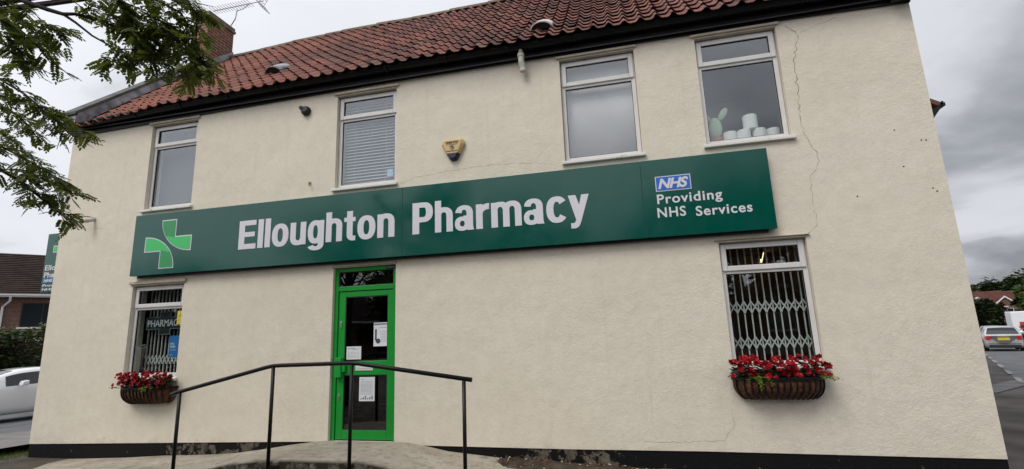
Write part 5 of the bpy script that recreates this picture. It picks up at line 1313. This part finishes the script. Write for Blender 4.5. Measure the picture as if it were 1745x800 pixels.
mb = MB(); mb.box(1.4,8.72,9.3,16,-.5,7.55); mb.build('wall', M['redbrick'], NB)
mb = MB(); mb.prism([(9.05,9.0,7.60),(5.05,9.0,10.15),(5.05,9.0,10.02),(9.03,9.0,7.47)], (0,7.3,0)); mb.prism([(1.05,9.0,7.60),(5.05,9.0,10.15),(5.05,9.0,10.02),(1.07,9.0,7.47)], (0,7.3,0)); mb.build('roof', M['redroof'], NB)
mb = MB(); mb.prism([(8.70,8.98,7.30),(9.06,8.98,7.56),(9.08,8.98,7.62),(9.12,8.98,7.60),(9.06,8.98,7.46),(8.74,8.98,7.05)], (0,.12,0)); mb.box(9.05,9.15,8.98,16.3,7.47,7.57); mb.build('gutter', M['black'], NB)
mb = MB(); mb.prism([(1.4,9.31,7.5),(8.7,9.31,7.5),(5.05,9.31,9.95)], (0,6.6,0)); mb.build('gable', M['redbrick'], NB)
# the far side of the street, seen only as reflections
for i, (x, y, h, r, leaf) in enumerate(((-12.5,-27,13.6,3.2,'dark'),(-8.0,-29,12.6,3.2,'hedge'),(-3.6,-27,9.6,2.6,'dark'),(3.6,-28,13.0,3.3,'dark'),(7.4,-28.5,13.3,3.8,'dark'),(11,-28,13.2,4.2,'dark'),(16,-30,13.0,5,'hedge'),(24,-30,12.5,5,'dark'),(-21,-34,8,3.0,'hedge'),(-54,-31,9.6,4,'dark'),(-44,-34,10.5,4.2,'dark'),(-38,-34,10,4,'dark'),(-47,-31,9.6,4,'dark'),(-41,-30,9.8,4,'dark'),(-35,-31,9.0,3.8,'dark'),(-28,-33,6.2,3,'dark'))):  # leftmost trees added unseen to darken the left shop window's reflection
    tree('street tree across the road, seen only mirrored in the shop glass', x, y, h, r, 90+i, leaf, n=3600, s=.75, zc=.52, group='street trees across the road')
for i, x in enumerate((-41,-27,-14,0,13)):  # end bungalows added behind the view to darken the shop window reflections
    H, h = house('brick_bungalow', 'brick bungalow across the road, seen only mirrored in the shop glass', x, -37, 180, 5.5, 4, 0, 2.9, 5.9, M['redbrick'], M['brown'], group='bungalows across the road')
    hwindow(H, -2, 1.0, 1.8, 1.2, 4); hwindow(H, 2.2, 1.0, 1.8, 1.2, 4)

# ------------------------------------------------------------------ sky, sun, camera
SUN_EL, SUN_AZ = 52, 205      # azimuth from +Y clockwise: in front of the facade, slightly to the left
w = bpy.data.worlds.new('World'); S.world = w; w.use_nodes = True; nt = w.node_tree; nt.nodes.clear(); t = NT(w)
sd = Vector((math.sin(R(SUN_AZ))*math.cos(R(SUN_EL)), math.cos(R(SUN_AZ))*math.cos(R(SUN_EL)), math.sin(R(SUN_EL))))
sky = t.node('ShaderNodeTexSky', sky_type='NISHITA'); sky.sun_disc = False; sky.sun_elevation = R(SUN_EL); sky.sun_rotation = R(SUN_AZ)
dirv = t.node('ShaderNodeTexCoord').outputs['Generated']; s_ = t.node('ShaderNodeSeparateXYZ', {'Vector': dirv}).outputs
den = t.math('ADD', t.math('MAXIMUM', s_['Z'], 0.0), .22)
cv = t.node('ShaderNodeCombineXYZ', {'X': t.math('DIVIDE', s_['X'], den), 'Y': t.math('DIVIDE', s_['Y'], den), 'Z': 0.0}).outputs[0]
cm = t.node('ShaderNodeMapping', {'Vector': cv, 'Location': (3.1, 1.7, 0.0)}).outputs[0]
n1 = t.noise(1.25, 7, .5, cm, .3)
# heavier cloud to the right, thinner to the left
side = t.node('ShaderNodeMapRange', {'Value': s_['X'], 1: -.75, 2: .55, 3: .17, 4: -.035}).outputs[0]
f = t.math('ADD', n1, side)
cl = t.ramp(f, [(.36, (.255,.265,.29)), (.44, (.37,.38,.41)), (.50, (.51,.52,.56)), (.56, (.62,.63,.67)), (.64, (.65,.66,.70)), (.82, (.62,.635,.685))])
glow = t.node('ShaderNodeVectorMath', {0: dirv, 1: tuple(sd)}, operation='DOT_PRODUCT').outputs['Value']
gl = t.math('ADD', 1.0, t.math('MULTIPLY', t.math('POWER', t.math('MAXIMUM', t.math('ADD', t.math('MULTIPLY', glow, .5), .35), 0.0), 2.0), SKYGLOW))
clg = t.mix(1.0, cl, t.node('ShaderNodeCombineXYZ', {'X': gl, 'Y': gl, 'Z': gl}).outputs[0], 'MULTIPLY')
skyc = t.mix(1.0, sky.outputs[0], (.08,.08,.08), 'MULTIPLY')
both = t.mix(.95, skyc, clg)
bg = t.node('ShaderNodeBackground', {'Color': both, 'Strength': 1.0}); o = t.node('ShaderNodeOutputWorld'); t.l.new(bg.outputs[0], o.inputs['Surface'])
ld = bpy.data.lights.new('sun', 'SUN'); ld.energy = SUNE; ld.angle = R(25); ld.color = (1.0,.955,.88)
lo = bpy.data.objects.new('sun', ld); COL.objects.link(lo); lo.rotation_euler = (-sd).to_track_quat('-Z','Y').to_euler()

cam = bpy.data.cameras.new('camera'); cam.sensor_width = 36.0; cam.lens = 827.97/1745*36; cam.clip_end = 2000; cam.clip_start = .05
co = bpy.data.objects.new('camera', cam); COL.objects.link(co); S.camera = co
ri = Vector((.97212524,.23171955,-.03575694)); up = Vector((.0787441,-.17902109,.98068895)); fw = Vector((-.22084356,.95616813,.19227747))
co.matrix_world = Matrix(((ri.x,up.x,-fw.x,0),(ri.y,up.y,-fw.y,-6.3),(ri.z,up.z,-fw.z,1.70),(0,0,0,1)))
S.view_settings.view_transform = 'Standard'; S.view_settings.look = 'None'; S.view_settings.exposure = EXPO; S.view_settings.gamma = 1; S.view_settings.use_curve_mapping = False
S.render.engine = 'CYCLES'; S.cycles.max_bounces = 8; S.cycles.transparent_max_bounces = 16
